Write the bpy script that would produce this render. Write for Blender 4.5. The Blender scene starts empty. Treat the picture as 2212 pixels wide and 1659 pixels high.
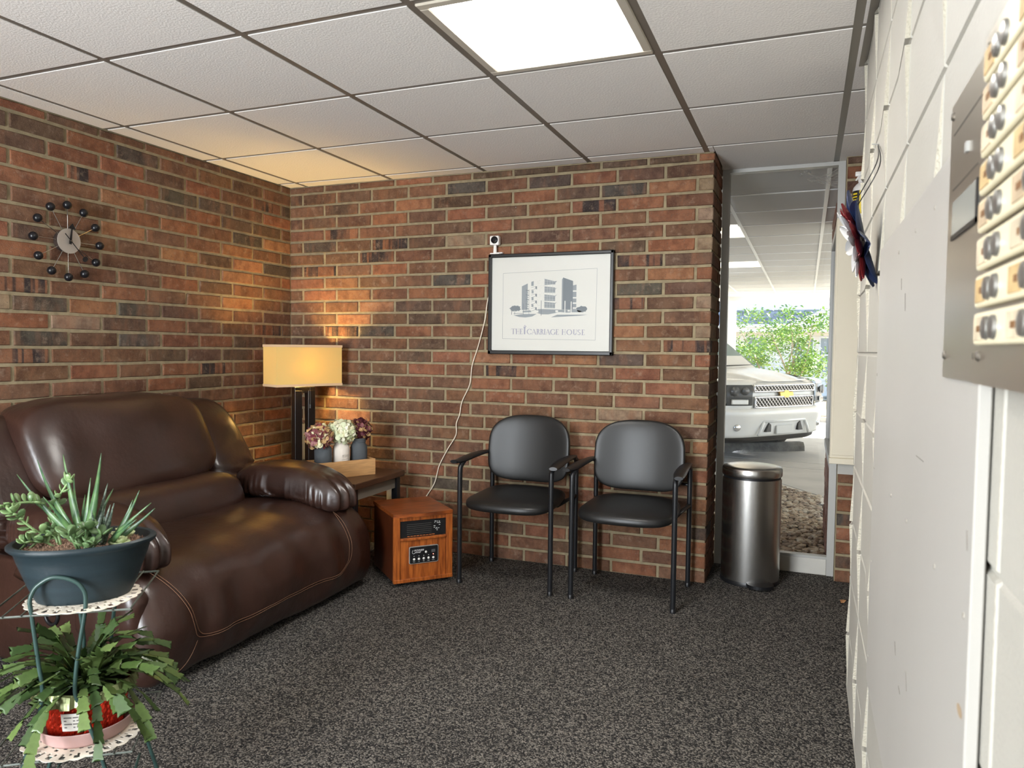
import bpy, bmesh, math, random
from mathutils import Vector, Matrix
random.seed(7)
PI = math.pi
sc = bpy.context.scene
COL = sc.collection

# ------------------------------------------------------------------ camera, world, lights, exposure
H = 2.196                                   # ceiling height
cam_d = bpy.data.cameras.new('camera'); cam = bpy.data.objects.new('camera', cam_d); COL.objects.link(cam)
cam_d.sensor_fit = 'HORIZONTAL'; cam_d.sensor_width = 36.0; cam_d.lens = 25.98
cam_d.clip_start = 0.02; cam_d.clip_end = 300
R_ = Vector((0.92896411, 0.37001593, 0.01067186)); U_ = Vector((-0.02763884, 0.04058338, 0.99879381)); F_ = Vector((-0.36913652, 0.92813857, -0.04792732))
m = Matrix((R_, U_, -F_)).transposed().to_4x4(); m.translation = Vector((3.05673, -3.86203, 1.20028)); cam.matrix_world = m
cam_d.dof.use_dof = True; cam_d.dof.focus_distance = 3.9; cam_d.dof.aperture_fstop = 9.0
sc.camera = cam
sc.view_settings.view_transform = 'Standard'; sc.view_settings.look = 'None'; sc.view_settings.gamma = 1.0
sc.view_settings.use_curve_mapping = False
sc.view_settings.exposure = 0.9
sc.cycles.use_denoising = True
sc.cycles.max_bounces = 10; sc.cycles.diffuse_bounces = 5; sc.cycles.glossy_bounces = 4; sc.cycles.transmission_bounces = 8; sc.cycles.transparent_max_bounces = 8
sc.cycles.sample_clamp_indirect = 6.0
sc.cycles.caustics_reflective = False; sc.cycles.caustics_refractive = False

world = bpy.data.worlds.new('sky'); sc.world = world; world.use_nodes = True
wn = world.node_tree.nodes; wl = world.node_tree.links
bg = wn['Background']
sky = wn.new('ShaderNodeTexSky'); sky.sky_type = 'HOSEK_WILKIE'; sky.turbidity = 5.5; sky.ground_albedo = 0.5
sky.sun_direction = Vector((0.56, 0.40, 0.72)).normalized()
wl.new(sky.outputs[0], bg.inputs[0]); bg.inputs[1].default_value = 6.5

def light(name, kind, loc, energy, color, rot=None, **kw):
    d = bpy.data.lights.new(name, kind); d.energy = energy; d.color = color
    for k, v in kw.items(): setattr(d, k, v)
    o = bpy.data.objects.new(name, d); COL.objects.link(o); o.location = loc
    if rot: o.rotation_euler = rot
    return o
# the sun over the car park
light('sun', 'SUN', (0, 0, 20), 14.0, (1.0, 0.95, 0.86), (math.radians(-29), math.radians(37), 0), angle=0.01)
# daylight coming in through the glazed entrance behind the camera
light('entrance_daylight', 'AREA', (1.4, -5.52, 1.10), 125.0, (0.92, 0.965, 1.0), (math.radians(90), 0, 0), shape='RECTANGLE', size=1.2, size_y=2.0)

# ------------------------------------------------------------------ helpers
class MB:
    """collects geometry, becomes ONE mesh object"""
    def __init__(s): s.v = []; s.f = []; s.mi = []; s.cm = 0
    def add(s, vs, fs):
        n = len(s.v); s.v += [tuple(p) for p in vs]
        for f in fs: s.f.append(tuple(i + n for i in f)); s.mi.append(s.cm)
        return s
    def box(s, x0, x1, y0, y1, z0, z1):
        return s.add([(x0,y0,z0),(x1,y0,z0),(x1,y1,z0),(x0,y1,z0),(x0,y0,z1),(x1,y0,z1),(x1,y1,z1),(x0,y1,z1)],
                     [(0,3,2,1),(4,5,6,7),(0,1,5,4),(1,2,6,5),(2,3,7,6),(3,0,4,7)])
    def bbox(s, x0, x1, y0, y1, z0, z1, b=.005, seg=2):
        bm = bmesh.new(); r = bmesh.ops.create_cube(bm, size=1)
        for v in bm.verts: v.co = Vector(((x0+x1)/2 + v.co.x*(x1-x0), (y0+y1)/2 + v.co.y*(y1-y0), (z0+z1)/2 + v.co.z*(z1-z0)))
        bmesh.ops.bevel(bm, geom=bm.edges[:], offset=b, segments=seg, profile=.5, affect='EDGES')
        return s.bm(bm)
    def bm(s, bm, mat=None):
        bm.verts.index_update()
        vs = [(mat @ v.co if mat else v.co) for v in bm.verts]; fs = [[v.index for v in f.verts] for f in bm.faces]; bm.free()
        return s.add(vs, fs)
    def prism(s, poly, axis, a, b):
        """poly of 2D points extruded along axis from a to b"""
        def P(p, t): return {'x': (t, p[0], p[1]), 'y': (p[0], t, p[1]), 'z': (p[0], p[1], t)}[axis]
        n = len(poly)
        return s.add([P(p, a) for p in poly] + [P(p, b) for p in poly], [tuple(range(n))[::-1], tuple(range(n, 2*n))] + [(i, (i+1) % n, n+(i+1) % n, n+i) for i in range(n)])
    def tube(s, pts, r, seg=8, closed=False, flat=None):
        pts = [Vector(p) for p in pts]; n = len(pts); rings = []
        rr = r if isinstance(r, (list, tuple)) else [r]*n
        up = None
        for i, p in enumerate(pts):
            if closed: t = pts[(i+1) % n] - pts[i-1]
            else: t = pts[min(i+1, n-1)] - pts[max(i-1, 0)]
            t.normalize()
            if up is None:
                up = Vector((0,0,1)) if abs(t.z) < .9 else Vector((1,0,0))
            a = t.cross(up)
            if a.length < 1e-5: a = t.cross(Vector((0,1,.1)))
            a.normalize(); b = a.cross(t).normalized(); up = b
            fx = flat or (1, 1)
            rings.append([p + a*math.cos(2*PI*k/seg)*rr[i]*fx[0] + b*math.sin(2*PI*k/seg)*rr[i]*fx[1] for k in range(seg)])
        vs = [v for ring in rings for v in ring]; fs = []
        for i in range(n if closed else n-1):
            j = (i+1) % n
            for k in range(seg): fs.append((i*seg+k, i*seg+(k+1) % seg, j*seg+(k+1) % seg, j*seg+k))
        if not closed: fs += [tuple(range(seg))[::-1], tuple(range((n-1)*seg, n*seg))]
        return s.add(vs, fs)
    def lathe(s, prof, seg=32, c=(0,0,0), sx=1, sy=1, rot=0):
        """prof: list of (r,z)"""
        vs = []; fs = []; n = len(prof)
        for r, z in prof:
            for k in range(seg):
                a = 2*PI*k/seg; x = r*math.cos(a)*sx; y = r*math.sin(a)*sy
                vs.append((c[0]+x*math.cos(rot)-y*math.sin(rot), c[1]+x*math.sin(rot)+y*math.cos(rot), c[2]+z))
        for i in range(n-1):
            for k in range(seg): fs.append((i*seg+k, i*seg+(k+1) % seg, (i+1)*seg+(k+1) % seg, (i+1)*seg+k))
        if prof[0][0] > 1e-5: fs.append(tuple(range(seg))[::-1])
        if prof[-1][0] > 1e-5: fs.append(tuple(range((n-1)*seg, n*seg)))
        return s.add(vs, fs)
    def sphere(s, c, r, seg=16, rings=10):
        rx, ry, rz = r if isinstance(r, (tuple, list)) else (r, r, r)
        bm = bmesh.new(); bmesh.ops.create_uvsphere(bm, u_segments=seg, v_segments=rings, radius=1)
        return s.bm(bm, Matrix.Translation(c) @ Matrix.Diagonal((rx, ry, rz, 1)))
    def cushion(s, c, hs, e1=.4, e2=.4, warp=None, nu=36, nv=24):
        """superellipsoid pillow, poles along local z"""
        def sp(x, e): return math.copysign(abs(x)**e, x)
        vs = []; fs = []
        for i in range(nv+1):
            th = -PI/2 + PI*i/nv
            for k in range(nu):
                ph = 2*PI*k/nu
                p = Vector((sp(math.cos(th), e1)*sp(math.cos(ph), e2), sp(math.cos(th), e1)*sp(math.sin(ph), e2), sp(math.sin(th), e1)))
                q = Vector((c[0]+p.x*hs[0], c[1]+p.y*hs[1], c[2]+p.z*hs[2]))
                vs.append(warp(q, p) if warp else q)
        for i in range(nv):
            for k in range(nu): fs.append((i*nu+k, i*nu+(k+1) % nu, (i+1)*nu+(k+1) % nu, (i+1)*nu+k))
        return s.add(vs, fs)
    def build(s, name, mat, parent=None, smooth=False, loc=None, rot=None, angle=None, sub=0):
        me = bpy.data.meshes.new(name); me.from_pydata(s.v, [], s.f); me.validate()
        mats = mat if isinstance(mat, (list, tuple)) else [mat]
        for mm in mats: me.materials.append(mm)
        if len(mats) > 1 and len(me.polygons) == len(s.mi): me.polygons.foreach_set('material_index', s.mi)
        bm = bmesh.new(); bm.from_mesh(me); bmesh.ops.remove_doubles(bm, verts=bm.verts, dist=1e-5); bmesh.ops.recalc_face_normals(bm, faces=bm.faces); bm.to_mesh(me); bm.free()
        if smooth: me.polygons.foreach_set('use_smooth', [True]*len(me.polygons))
        if smooth and angle: me.set_sharp_from_angle(angle=math.radians(angle))
        me.update()
        o = bpy.data.objects.new(name, me); COL.objects.link(o)
        if parent is not None: o.parent = parent
        if loc is not None: o.location = loc
        if rot is not None: o.rotation_euler = rot
        if sub:
            md = o.modifiers.new('sub', 'SUBSURF'); md.levels = sub; md.render_levels = sub
        return o

def tag(o, label=None, cat=None, group=None, kind=None):
    if label: o['label'] = label
    if cat: o['category'] = cat
    if group: o['group'] = group
    if kind: o['kind'] = kind
    return o
def thing(name, label, cat, loc=(0,0,0), rotz=0, group=None):
    o = bpy.data.objects.new(name, None); COL.objects.link(o); o.location = loc; o.rotation_euler = (0, 0, rotz); o.empty_display_size = .1
    return tag(o, label, cat, group)
def inst(o, name, parent=None, loc=(0,0,0), rot=(0,0,0), scale=(1,1,1), color=None):
    c = bpy.data.objects.new(name, o if isinstance(o, bpy.types.Mesh) else o.data); COL.objects.link(c)
    c.parent = parent; c.location = loc; c.rotation_euler = rot; c.scale = scale
    if color: c.color = color
    return c
def copy_tree(o, parent=None):
    c = o.copy(); COL.objects.link(c); c.parent = parent
    for ch in [x for x in bpy.data.objects if x.parent == o]: copy_tree(ch, c)
    return c
def catmull(pts, n=6):
    P = [Vector(p) for p in pts]; out = []
    for i in range(len(P)-1):
        a = P[max(i-1,0)]; b = P[i]; c = P[i+1]; d = P[min(i+2, len(P)-1)]
        for k in range(n):
            t = k/n; out.append(.5*((2*b) + (c-a)*t + (2*a-5*b+4*c-d)*t*t + (3*b-a-3*c+d)*t**3))
    out.append(P[-1]); return out

# ------------------------------------------------------------------ materials
def S(r, g, b):                              # sRGB 0..255 -> linear
    f = lambda c: (c/255/12.92) if c/255 <= .04045 else ((c/255+.055)/1.055)**2.4
    return (f(r), f(g), f(b), 1)
def mat(name, col, rough=.5, metal=0, var=0, vscale=8, bump=0, bscale=80, bdist=.002, coat=0, emis=None, estr=0, stretch=(1,1,1), col2=None, detail=4, spec=.5, trans=0, ior=1.45, alpha=1, objcol=False, coords='Object'):
    M = bpy.data.materials.new(name); M.use_nodes = True; nt = M.node_tree; N = nt.nodes; L = nt.links
    P = N['Principled BSDF']; P.inputs['Roughness'].default_value = rough; P.inputs['Metallic'].default_value = metal
    P.inputs['Base Color'].default_value = col; P.inputs['Coat Weight'].default_value = coat; P.inputs['Coat Roughness'].default_value = .24
    P.inputs['Specular IOR Level'].default_value = spec; P.inputs['Transmission Weight'].default_value = trans; P.inputs['IOR'].default_value = ior; P.inputs['Alpha'].default_value = alpha
    tc = N.new('ShaderNodeTexCoord'); mp = N.new('ShaderNodeMapping'); mp.inputs['Scale'].default_value = stretch; L.new(tc.outputs[coords], mp.inputs['Vector'])
    src = None
    if objcol:
        oi = N.new('ShaderNodeObjectInfo'); src = oi.outputs['Color']; L.new(src, P.inputs['Base Color'])
    if var or col2:
        nz = N.new('ShaderNodeTexNoise'); nz.inputs['Scale'].default_value = vscale; nz.inputs['Detail'].default_value = detail; L.new(mp.outputs[0], nz.inputs['Vector'])
        mx = N.new('ShaderNodeMix'); mx.data_type = 'RGBA'
        rp = N.new('ShaderNodeMapRange'); rp.inputs[1].default_value = .35; rp.inputs[2].default_value = .65; L.new(nz.outputs['Fac'], rp.inputs[0]); L.new(rp.outputs[0], mx.inputs[0])
        c2 = col2 or tuple(c*(1-var) for c in col[:3]) + (1,)
        mx.inputs[6].default_value = col; mx.inputs[7].default_value = c2
        if src: L.new(src, mx.inputs[6])
        L.new(mx.outputs[2], P.inputs['Base Color'])
    if bump:
        nb = N.new('ShaderNodeTexNoise'); nb.inputs['Scale'].default_value = bscale; nb.inputs['Detail'].default_value = 3; L.new(mp.outputs[0], nb.inputs['Vector'])
        bp = N.new('ShaderNodeBump'); bp.inputs['Strength'].default_value = bump; bp.inputs['Distance'].default_value = bdist; L.new(nb.outputs['Fac'], bp.inputs['Height']); L.new(bp.outputs[0], P.inputs['Normal'])
    if emis:
        P.inputs['Emission Color'].default_value = emis; P.inputs['Emission Strength'].default_value = estr
    return M

def brick_mat(name, striped=False):
    M = bpy.data.materials.new(name); M.use_nodes = True; nt = M.node_tree; N = nt.nodes; L = nt.links
    P = N['Principled BSDF']; P.inputs['Roughness'].default_value = .85; P.inputs['Specular IOR Level'].default_value = .22
    tc = N.new('ShaderNodeTexCoord'); oi = N.new('ShaderNodeObjectInfo')
    ad = N.new('ShaderNodeVectorMath'); ad.operation = 'MULTIPLY_ADD'; ad.inputs[1].default_value = (1,1,1)
    rv = N.new('ShaderNodeVectorMath'); rv.operation = 'SCALE'; rv.inputs[0].default_value = (37, 11, 23); L.new(oi.outputs['Random'], rv.inputs['Scale'])
    L.new(tc.outputs['Object'], ad.inputs[0]); L.new(rv.outputs[0], ad.inputs[2])
    def noise(scale, detail, st=None):
        n = N.new('ShaderNodeTexNoise'); n.inputs['Scale'].default_value = scale; n.inputs['Detail'].default_value = detail; n.inputs['Roughness'].default_value = .65
        if st:
            mp = N.new('ShaderNodeMapping'); mp.inputs['Scale'].default_value = st; L.new(ad.outputs[0], mp.inputs[0]); L.new(mp.outputs[0], n.inputs['Vector'])
        else: L.new(ad.outputs[0], n.inputs['Vector'])
        return n.outputs['Fac']
    def rng(src, a, b, c, d):
        r = N.new('ShaderNodeMapRange'); r.inputs[1].default_value = a; r.inputs[2].default_value = b; r.inputs[3].default_value = c; r.inputs[4].default_value = d; L.new(src, r.inputs[0]); return r.outputs[0]
    def mix(f, a, b, mode='MIX'):
        x = N.new('ShaderNodeMix'); x.data_type = 'RGBA'; x.blend_type = mode
        L.new(f, x.inputs[0])
        for i, c in ((6, a), (7, b)):
            if isinstance(c, tuple): x.inputs[i].default_value = c
            else: L.new(c, x.inputs[i])
        return x.outputs[2]
    c = oi.outputs['Color']
    if striped:
        c = mix(rng(noise(14, 1, (1.6, .05, .05)), .47, .53, 0, 1), (.045, .034, .032, 1), c)
    dk = N.new('ShaderNodeMix'); dk.data_type = 'RGBA'; dk.blend_type = 'MULTIPLY'; dk.inputs[0].default_value = 1; dk.inputs[7].default_value = (.55, .5, .5, 1); L.new(c, dk.inputs[6])
    c = mix(rng(noise(18, 5), .40, .64, 0, .9), c, dk.outputs[2])
    c = mix(rng(noise(9, 3, (1.2, 1, .4)), .5, .75, 0, .5), c, (.33, .15, .078, 1))
    c = mix(rng(noise(150, 4), .56, .74, 0, .42), c, (.40, .28, .20, 1)); c = mix(rng(noise(28, 5), .56, .76, 0, .5), c, (.34, .25, .18, 1))
    c = mix(rng(noise(150, 2), .62, .7, 0, .6), c, (.03, .022, .02, 1))
    L.new(c, P.inputs['Base Color'])
    b = N.new('ShaderNodeBump'); b.inputs['Strength'].default_value = .7; b.inputs['Distance'].default_value = .003
    hs = N.new('ShaderNodeMath'); hs.operation = 'ADD'; L.new(noise(60, 5), hs.inputs[0]); L.new(noise(220, 2), hs.inputs[1]); L.new(hs.outputs[0], b.inputs['Height']); L.new(b.outputs[0], P.inputs['Normal'])
    return M
M_BRICK = brick_mat('brick'); M_BRICKS = brick_mat('brick_flashed', True)
M_MORTAR = mat('mortar', S(150,136,108), .9, var=.25, vscale=30, bump=.6, bscale=180, bdist=.002)
M_CMU = mat('painted_block', S(178,175,166), .55, var=.06, vscale=3, bump=.55, bscale=140, bdist=.002)
M_CMUR = mat('painted_block_rough', S(186,180,164), .6, bump=1.0, bscale=160, bdist=.006)
M_BOARD = mat('painted_board', S(177,174,168), .42, var=.05, vscale=2.5, bump=.05, bscale=300, stretch=(1,1,.3))
M_TILE = mat('ceiling_tile', S(238,234,230), .9, bump=.55, bscale=130, bdist=.003)
M_TEE = mat('ceiling_tee', S(112,105,97), .35, var=.08, vscale=4)
M_WHITE = mat('white_paint', S(228,224,214), .5)
M_ALU = mat('aluminium', S(172,171,167), .42, metal=.2, bump=.05, bscale=200)
M_FRAMEP = mat('window_base_paint', S(196,193,185), .45, var=.08, vscale=9)
M_GLASS = mat('window_glass', (1,1,1,1), .0, trans=1, ior=1.0, spec=.35)
M_STEEL = mat('brushed_steel', S(196,194,190), .27, metal=1, bump=.12, bscale=120, stretch=(30,30,.4), bdist=.0006)
M_STEELH = mat('polished_steel', S(186,184,180), .10, metal=1)
M_BLACK = mat('black_plastic', S(22,22,24), .38)
M_BLACKM = mat('black_metal', S(24,25,28), .35, bump=.05, bscale=300)
M_VINYL = mat('black_vinyl', S(26,26,26), .40, bump=.12, bscale=320, bdist=.0006)
M_LEATHER = mat('brown_leather', S(54,33,26), .36, var=.35, vscale=5, bump=.35, bscale=38, bdist=.004, coat=.35, spec=.6)
M_STITCH = mat('stitching', S(112,80,60), .7)
M_ESP = mat('espresso_wood', S(26,20,18), .42, var=.3, vscale=10, stretch=(1,8,8))
M_WOODT = mat('walnut_table_top', S(82,54,38), .35, var=.35, vscale=9, stretch=(8,1.2,8))
M_GREYP = mat('grey_paint', S(122,117,108), .5)
M_OAK = mat('pine_box_wood', S(205,158,106), .55, var=.22, vscale=14, stretch=(1.0,9,9))
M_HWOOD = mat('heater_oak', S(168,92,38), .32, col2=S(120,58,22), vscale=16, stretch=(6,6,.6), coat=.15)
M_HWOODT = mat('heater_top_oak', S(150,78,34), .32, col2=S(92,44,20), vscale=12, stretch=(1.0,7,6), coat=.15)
M_SHADE = None
def glass_mat(name, tint=(1,1,1,1), refl=.06, rough=0.0):
    M = bpy.data.materials.new(name); M.use_nodes = True; nt = M.node_tree; N = nt.nodes; L = nt.links
    N.remove(N['Principled BSDF']); out = N['Material Output']
    t = N.new('ShaderNodeBsdfTransparent'); t.inputs[0].default_value = tint
    g = N.new('ShaderNodeBsdfGlossy'); g.inputs['Roughness'].default_value = rough
    x = N.new('ShaderNodeMixShader'); x.inputs[0].default_value = refl
    L.new(t.outputs[0], x.inputs[1]); L.new(g.outputs[0], x.inputs[2]); L.new(x.outputs[0], out.inputs[0]); return M
M_GLASS = glass_mat('window_glass', refl=.035)
def carpet_mat():
    M = bpy.data.materials.new('loop_carpet'); M.use_nodes = True; nt = M.node_tree; N = nt.nodes; L = nt.links
    P = N['Principled BSDF']; P.inputs['Roughness'].default_value = .95; P.inputs['Specular IOR Level'].default_value = .1
    tc = N.new('ShaderNodeTexCoord')
    v = N.new('ShaderNodeTexVoronoi'); v.inputs['Scale'].default_value = 210; L.new(tc.outputs['Object'], v.inputs['Vector'])
    n = N.new('ShaderNodeTexNoise'); n.inputs['Scale'].default_value = 260; n.inputs['Detail'].default_value = 3; n.inputs['Roughness'].default_value = .8; L.new(tc.outputs['Object'], n.inputs['Vector'])
    n2 = N.new('ShaderNodeTexNoise'); n2.inputs['Scale'].default_value = 2.2; L.new(tc.outputs['Object'], n2.inputs['Vector'])
    sep = N.new('ShaderNodeSeparateColor'); L.new(v.outputs['Color'], sep.inputs[0])
    a = N.new('ShaderNodeMath'); a.operation = 'ADD'; L.new(sep.outputs[0], a.inputs[0]); L.new(n.outputs['Fac'], a.inputs[1])
    cr = N.new('ShaderNodeValToRGB'); e = cr.color_ramp.elements
    e[0].position = .36; e[0].color = S(40,39,40); e[1].position = .88; e[1].color = S(142,136,128)
    k = cr.color_ramp.elements.new(.62); k.color = S(74,71,68)
    h = N.new('ShaderNodeMath'); h.operation = 'MULTIPLY'; h.inputs[1].default_value = .62; L.new(a.outputs[0], h.inputs[0]); L.new(h.outputs[0], cr.inputs[0])
    mx = N.new('ShaderNodeMix'); mx.data_type = 'RGBA'; mx.blend_type = 'MULTIPLY'; mx.inputs[0].default_value = .35; L.new(cr.outputs[0], mx.inputs[6]); L.new(n2.outputs['Fac'], mx.inputs[7]); L.new(mx.outputs[2], P.inputs['Base Color'])
    b = N.new('ShaderNodeBump'); b.inputs['Strength'].default_value = 1; b.inputs['Distance'].default_value = .006; L.new(v.outputs['Distance'], b.inputs['Height']); b.invert = True; L.new(b.outputs[0], P.inputs['Normal'])
    return M
M_CARPET = carpet_mat()

def struct(o): return tag(o, kind='structure')
Y_FRONT = -5.6; X_R = 3.222; Y_REND = -.985; X_E = 4.2
# ---- floor
fl = struct(MB().box(-.12, X_E, Y_FRONT-.1, .46, -.2, 0).build('floor', M_CARPET))

# ---- brick walls
PAL = {'r': (.235,.100,.055), 'n': (.168,.087,.051), 'k': (.126,.075,.049), 'd': (.092,.073,.057), 'o': (.30,.145,.074), 'p': (.265,.185,.122), 's': (.215,.10,.057)}
def tone(ch):
    c = PAL[ch]; j = random.uniform(.86, 1.14); h = random.uniform(-.012, .012)
    return (max(0, c[0]*j+h), c[1]*j, c[2]*j*random.uniform(.92, 1.08), 1)
CZ = lambda k: .068 + (k-1)*.0744           # z of the bed joint under course k
JT = .0072                                   # half a joint
_bm = {}
def brick_mesh(L, hgt, dep, material, var):
    key = (round(L, 3), round(hgt, 3), round(dep, 3), material.name, var)
    if key in _bm: return _bm[key]
    rnd = random.Random(hash((key[0], key[1], var)))
    j = lambda a: rnd.uniform(-a, a)
    cs = [(-L/2, -hgt/2), (L/2, -hgt/2), (L/2, hgt/2), (-L/2, hgt/2)]
    vs = [(x+j(.0015), dep, z+j(.001)) for x, z in cs]
    ring = []
    for i in range(4):                       # an uneven outline: two extra points on each long edge
        a = cs[i]; b = cs[(i+1) % 4]; n = 3 if i % 2 == 0 and L > .15 else 1
        for t in range(n):
            f = t/n; ring.append((a[0]+(b[0]-a[0])*f + j(.0012), a[1]+(b[1]-a[1])*f + j(.0016)))
    n = len(ring); o = 4
    vs += [(x, .0045, z) for x, z in ring]
    vs += [(x - math.copysign(.0035, x)*(abs(x) > L/2-.01), j(.0006), z - math.copysign(.0035, z)) for x, z in ring]
    fs = [tuple(o+n+i for i in range(n))] + [(o+i, o+(i+1) % n, o+n+(i+1) % n, o+n+i) for i in range(n)]
    cidx = [0, 3 if L > .15 else 1, 4 if L > .15 else 2, 7 if L > .15 else 3]
    for i in range(4):
        a = cidx[i]; b = cidx[(i+1) % 4]; seq = [a]
        while seq[-1] != b: seq.append((seq[-1]+1) % n)
        fs.append(tuple([i] + [o+t for t in seq] + [(i+1) % 4]))
    me = bpy.data.meshes.new('brick'); me.from_pydata(vs, [], fs); me.validate(); me.materials.append(material)
    bm = bmesh.new(); bm.from_mesh(me); bmesh.ops.recalc_face_normals(bm, faces=bm.faces); bm.to_mesh(me); bm.free()
    _bm[key] = me; return me
def brick(parent, a, b, k, face, ch, dep=.045, flip=0, z0=None, z1=None):
    """one brick from a to b along its wall; face(u, z, off) -> (loc, rotz)"""
    z0 = CZ(k)+JT if z0 is None else z0; z1 = CZ(k+1)-JT if z1 is None else z1
    L = b-a; mm = M_BRICKS if ch == 's' else M_BRICK
    me = brick_mesh(L, z1-z0, dep, mm, random.randint(0, 2))
    loc, rz = face((a+b)/2, (z0+z1)/2, random.uniform(-.0018, .0012))
    return inst(me, 'brick', parent, loc, (0, 0, rz), color=tone(ch))
def course_bricks(start, pitch, lo, hi):
    js = [start + pitch*i for i in range(-3, 30)]; js = [j for j in js if lo+.03 < j < hi-.03]
    return list(zip([lo-JT]+js, js+[hi+JT]))

# left wall: mortar slab + bricks (x = 0 plane, seen from +x)
wall_left = struct(MB().box(-.12, -.006, Y_FRONT, .1, 0, H+.05).build('wall_left', M_MORTAR))
LW = {29:'nnkknnkr',28:'kknndrkk',27:'dsnrkrrk',26:'rkddrsrr',25:'nkkrkonr',24:'odnrrnnk',23:'knonnonn',22:'dokonnkr',21:'rnoknnnr',20:'nnkrnnnn',19:'knonnrns',18:'knnkdodp',17:'ksnnrkpr',16:'nkrrdkdn',15:'nnkkknns',14:'nnsrnrnn',13:'nknkrnnn',12:'nnnknrnn'}
far = MB()
for k in range(0, 30):
    z0 = max(CZ(k)+JT, .002); z1 = min(CZ(k+1)-JT, H-.004)
    st = .086 if k % 2 else .252
    row = course_bricks(st, .2545, 0, 3.4); s = LW.get(k, '')
    for i, (a, b) in enumerate(row):
        a += JT; b -= JT
        if a > 2.05:
            far.box(-.04, random.uniform(-.001, .001), -b, -a, z0, z1); continue
        ch = s[i] if i < len(s) else random.choice('nnnrkknrns')
        # bricks hidden behind the recliner (low down) stay in the joined part
        if k < 5 and .2 < a < 1.75: far.box(-.04, 0, -b, -a, z0, z1); continue
        brick(wall_left, a, b, k, lambda u, z, off: ((off, -u, z), PI/2), ch, z0=z0, z1=z1)
fo = far.build('bricks_out_of_view', M_BRICK, wall_left); fo['kind'] = 'stuff'; fo.color = (.205,.085,.058,1)

# back wall (y = 0 plane, seen from -y)
X_C = 2.602
wall_back = struct(MB().box(-.12, X_C-.006, .006, .395, 0, H+.05).build('wall_back', M_MORTAR))
BW = {29:'kknrnkkkkkr',28:'kkknndndrkk',27:'nknoknrkdop',26:'kkkrkrknsrn',25:'nsnnkrnnnrp',24:'ndnskpkknnn',23:'nnsnnrrrkrp',22:'ksnrnnnnnsk',21:'ronndrnnnor',20:'nronrrnnndk',19:'nnokknnnskp',18:'nnonkknnnnk',17:'ksdrnnnnonp',16:'knknknnnnns',15:'knnkrorodnr',14:'nnnnrnsrnrn',13:'nkknnrnnnrk',12:'nnnrknrnnnn',11:'nnknnnnnpno',10:'nnonnnnnnnk',9:'nnnknnnnnno',8:'nnnnnkrnrnn',7:'nnnnkrnnknr',6:'nnnnrnknrkn',5:'nnnndnnrnko',4:'nnnkrnnnrnn',3:'knnnnrrknrd',2:'nnkrnnkrnnr',1:'nknnrrnkrnr',0:'nnnknrnnnrn'}
hid = MB()
for k in range(0, 30):
    z0 = max(CZ(k)+JT, .002); z1 = min(CZ(k+1)-JT, H-.004)
    st = .256 if k % 2 else .094
    s = BW[k]
    row = course_bricks(st, .2515, 0, X_C)
    for i, (a, b) in enumerate(row):
        a += JT; b -= JT
        last = i == len(row)-1
        if k < 6 and b < .85: hid.box(a, b, 0, .04, z0, z1); continue
        ch = s[i] if i < len(s) else 'n'
        if last:                             # the corner bricks show their ends round the corner
            o = brick(wall_back, a, X_C, k, lambda u, z, off: ((u, 0, z), 0), ch, dep=.236 if k % 2 else .09, z0=z0, z1=z1)
        else:
            brick(wall_back, a, b, k, lambda u, z, off: ((u, off, z), 0), ch, z0=z0, z1=z1)
ho = hid.build('bricks_behind_furniture', M_BRICK, wall_back); ho['kind'] = 'stuff'; ho.color = (.205,.085,.058,1)
# the return beside the window (x = 2.602 plane, seen from +x)
for k in range(0, 30):
    z0 = max(CZ(k)+JT, .002); z1 = min(CZ(k+1)-JT, H-.004)
    segs = [(.248, .393)] if k % 2 else [(.102, .342), (.354, .393)]
    for a, b in segs:
        brick(wall_back, a, b, k, lambda u, z, off: ((X_C+off*.5, u, z), PI/2), random.choice('nnkkrn'), z0=z0, z1=z1)

# pier right of the window (y = .311 plane)
wall_pier = struct(MB().box(3.222, X_E, .317, .46, 0, H+.05).build('wall_pier', M_MORTAR))
PT = 'nkrrdrrnk'
hid = MB()
for k in range(0, 30):
    z0 = max(CZ(k)+JT, .002); z1 = min(CZ(k+1)-JT, H-.004)
    brick(wall_pier, 3.226, 3.305 + (.012 if k % 2 else 0), k, lambda u, z, off: ((u, .311+off, z), 0), PT[k % 9] if k < 9 else random.choice('nkrk'), z0=z0, z1=z1)
    a = 3.317 + (.012 if k % 2 else 0)
    while a < X_E-.05:
        b = min(a+.24, X_E); hid.box(a, b, .311, .34, z0, z1); a = b+.012
ho = hid.build('bricks_behind_block_wall', M_BRICK, wall_pier); ho['kind'] = 'stuff'; ho.color = (.205,.085,.058,1)

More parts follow.
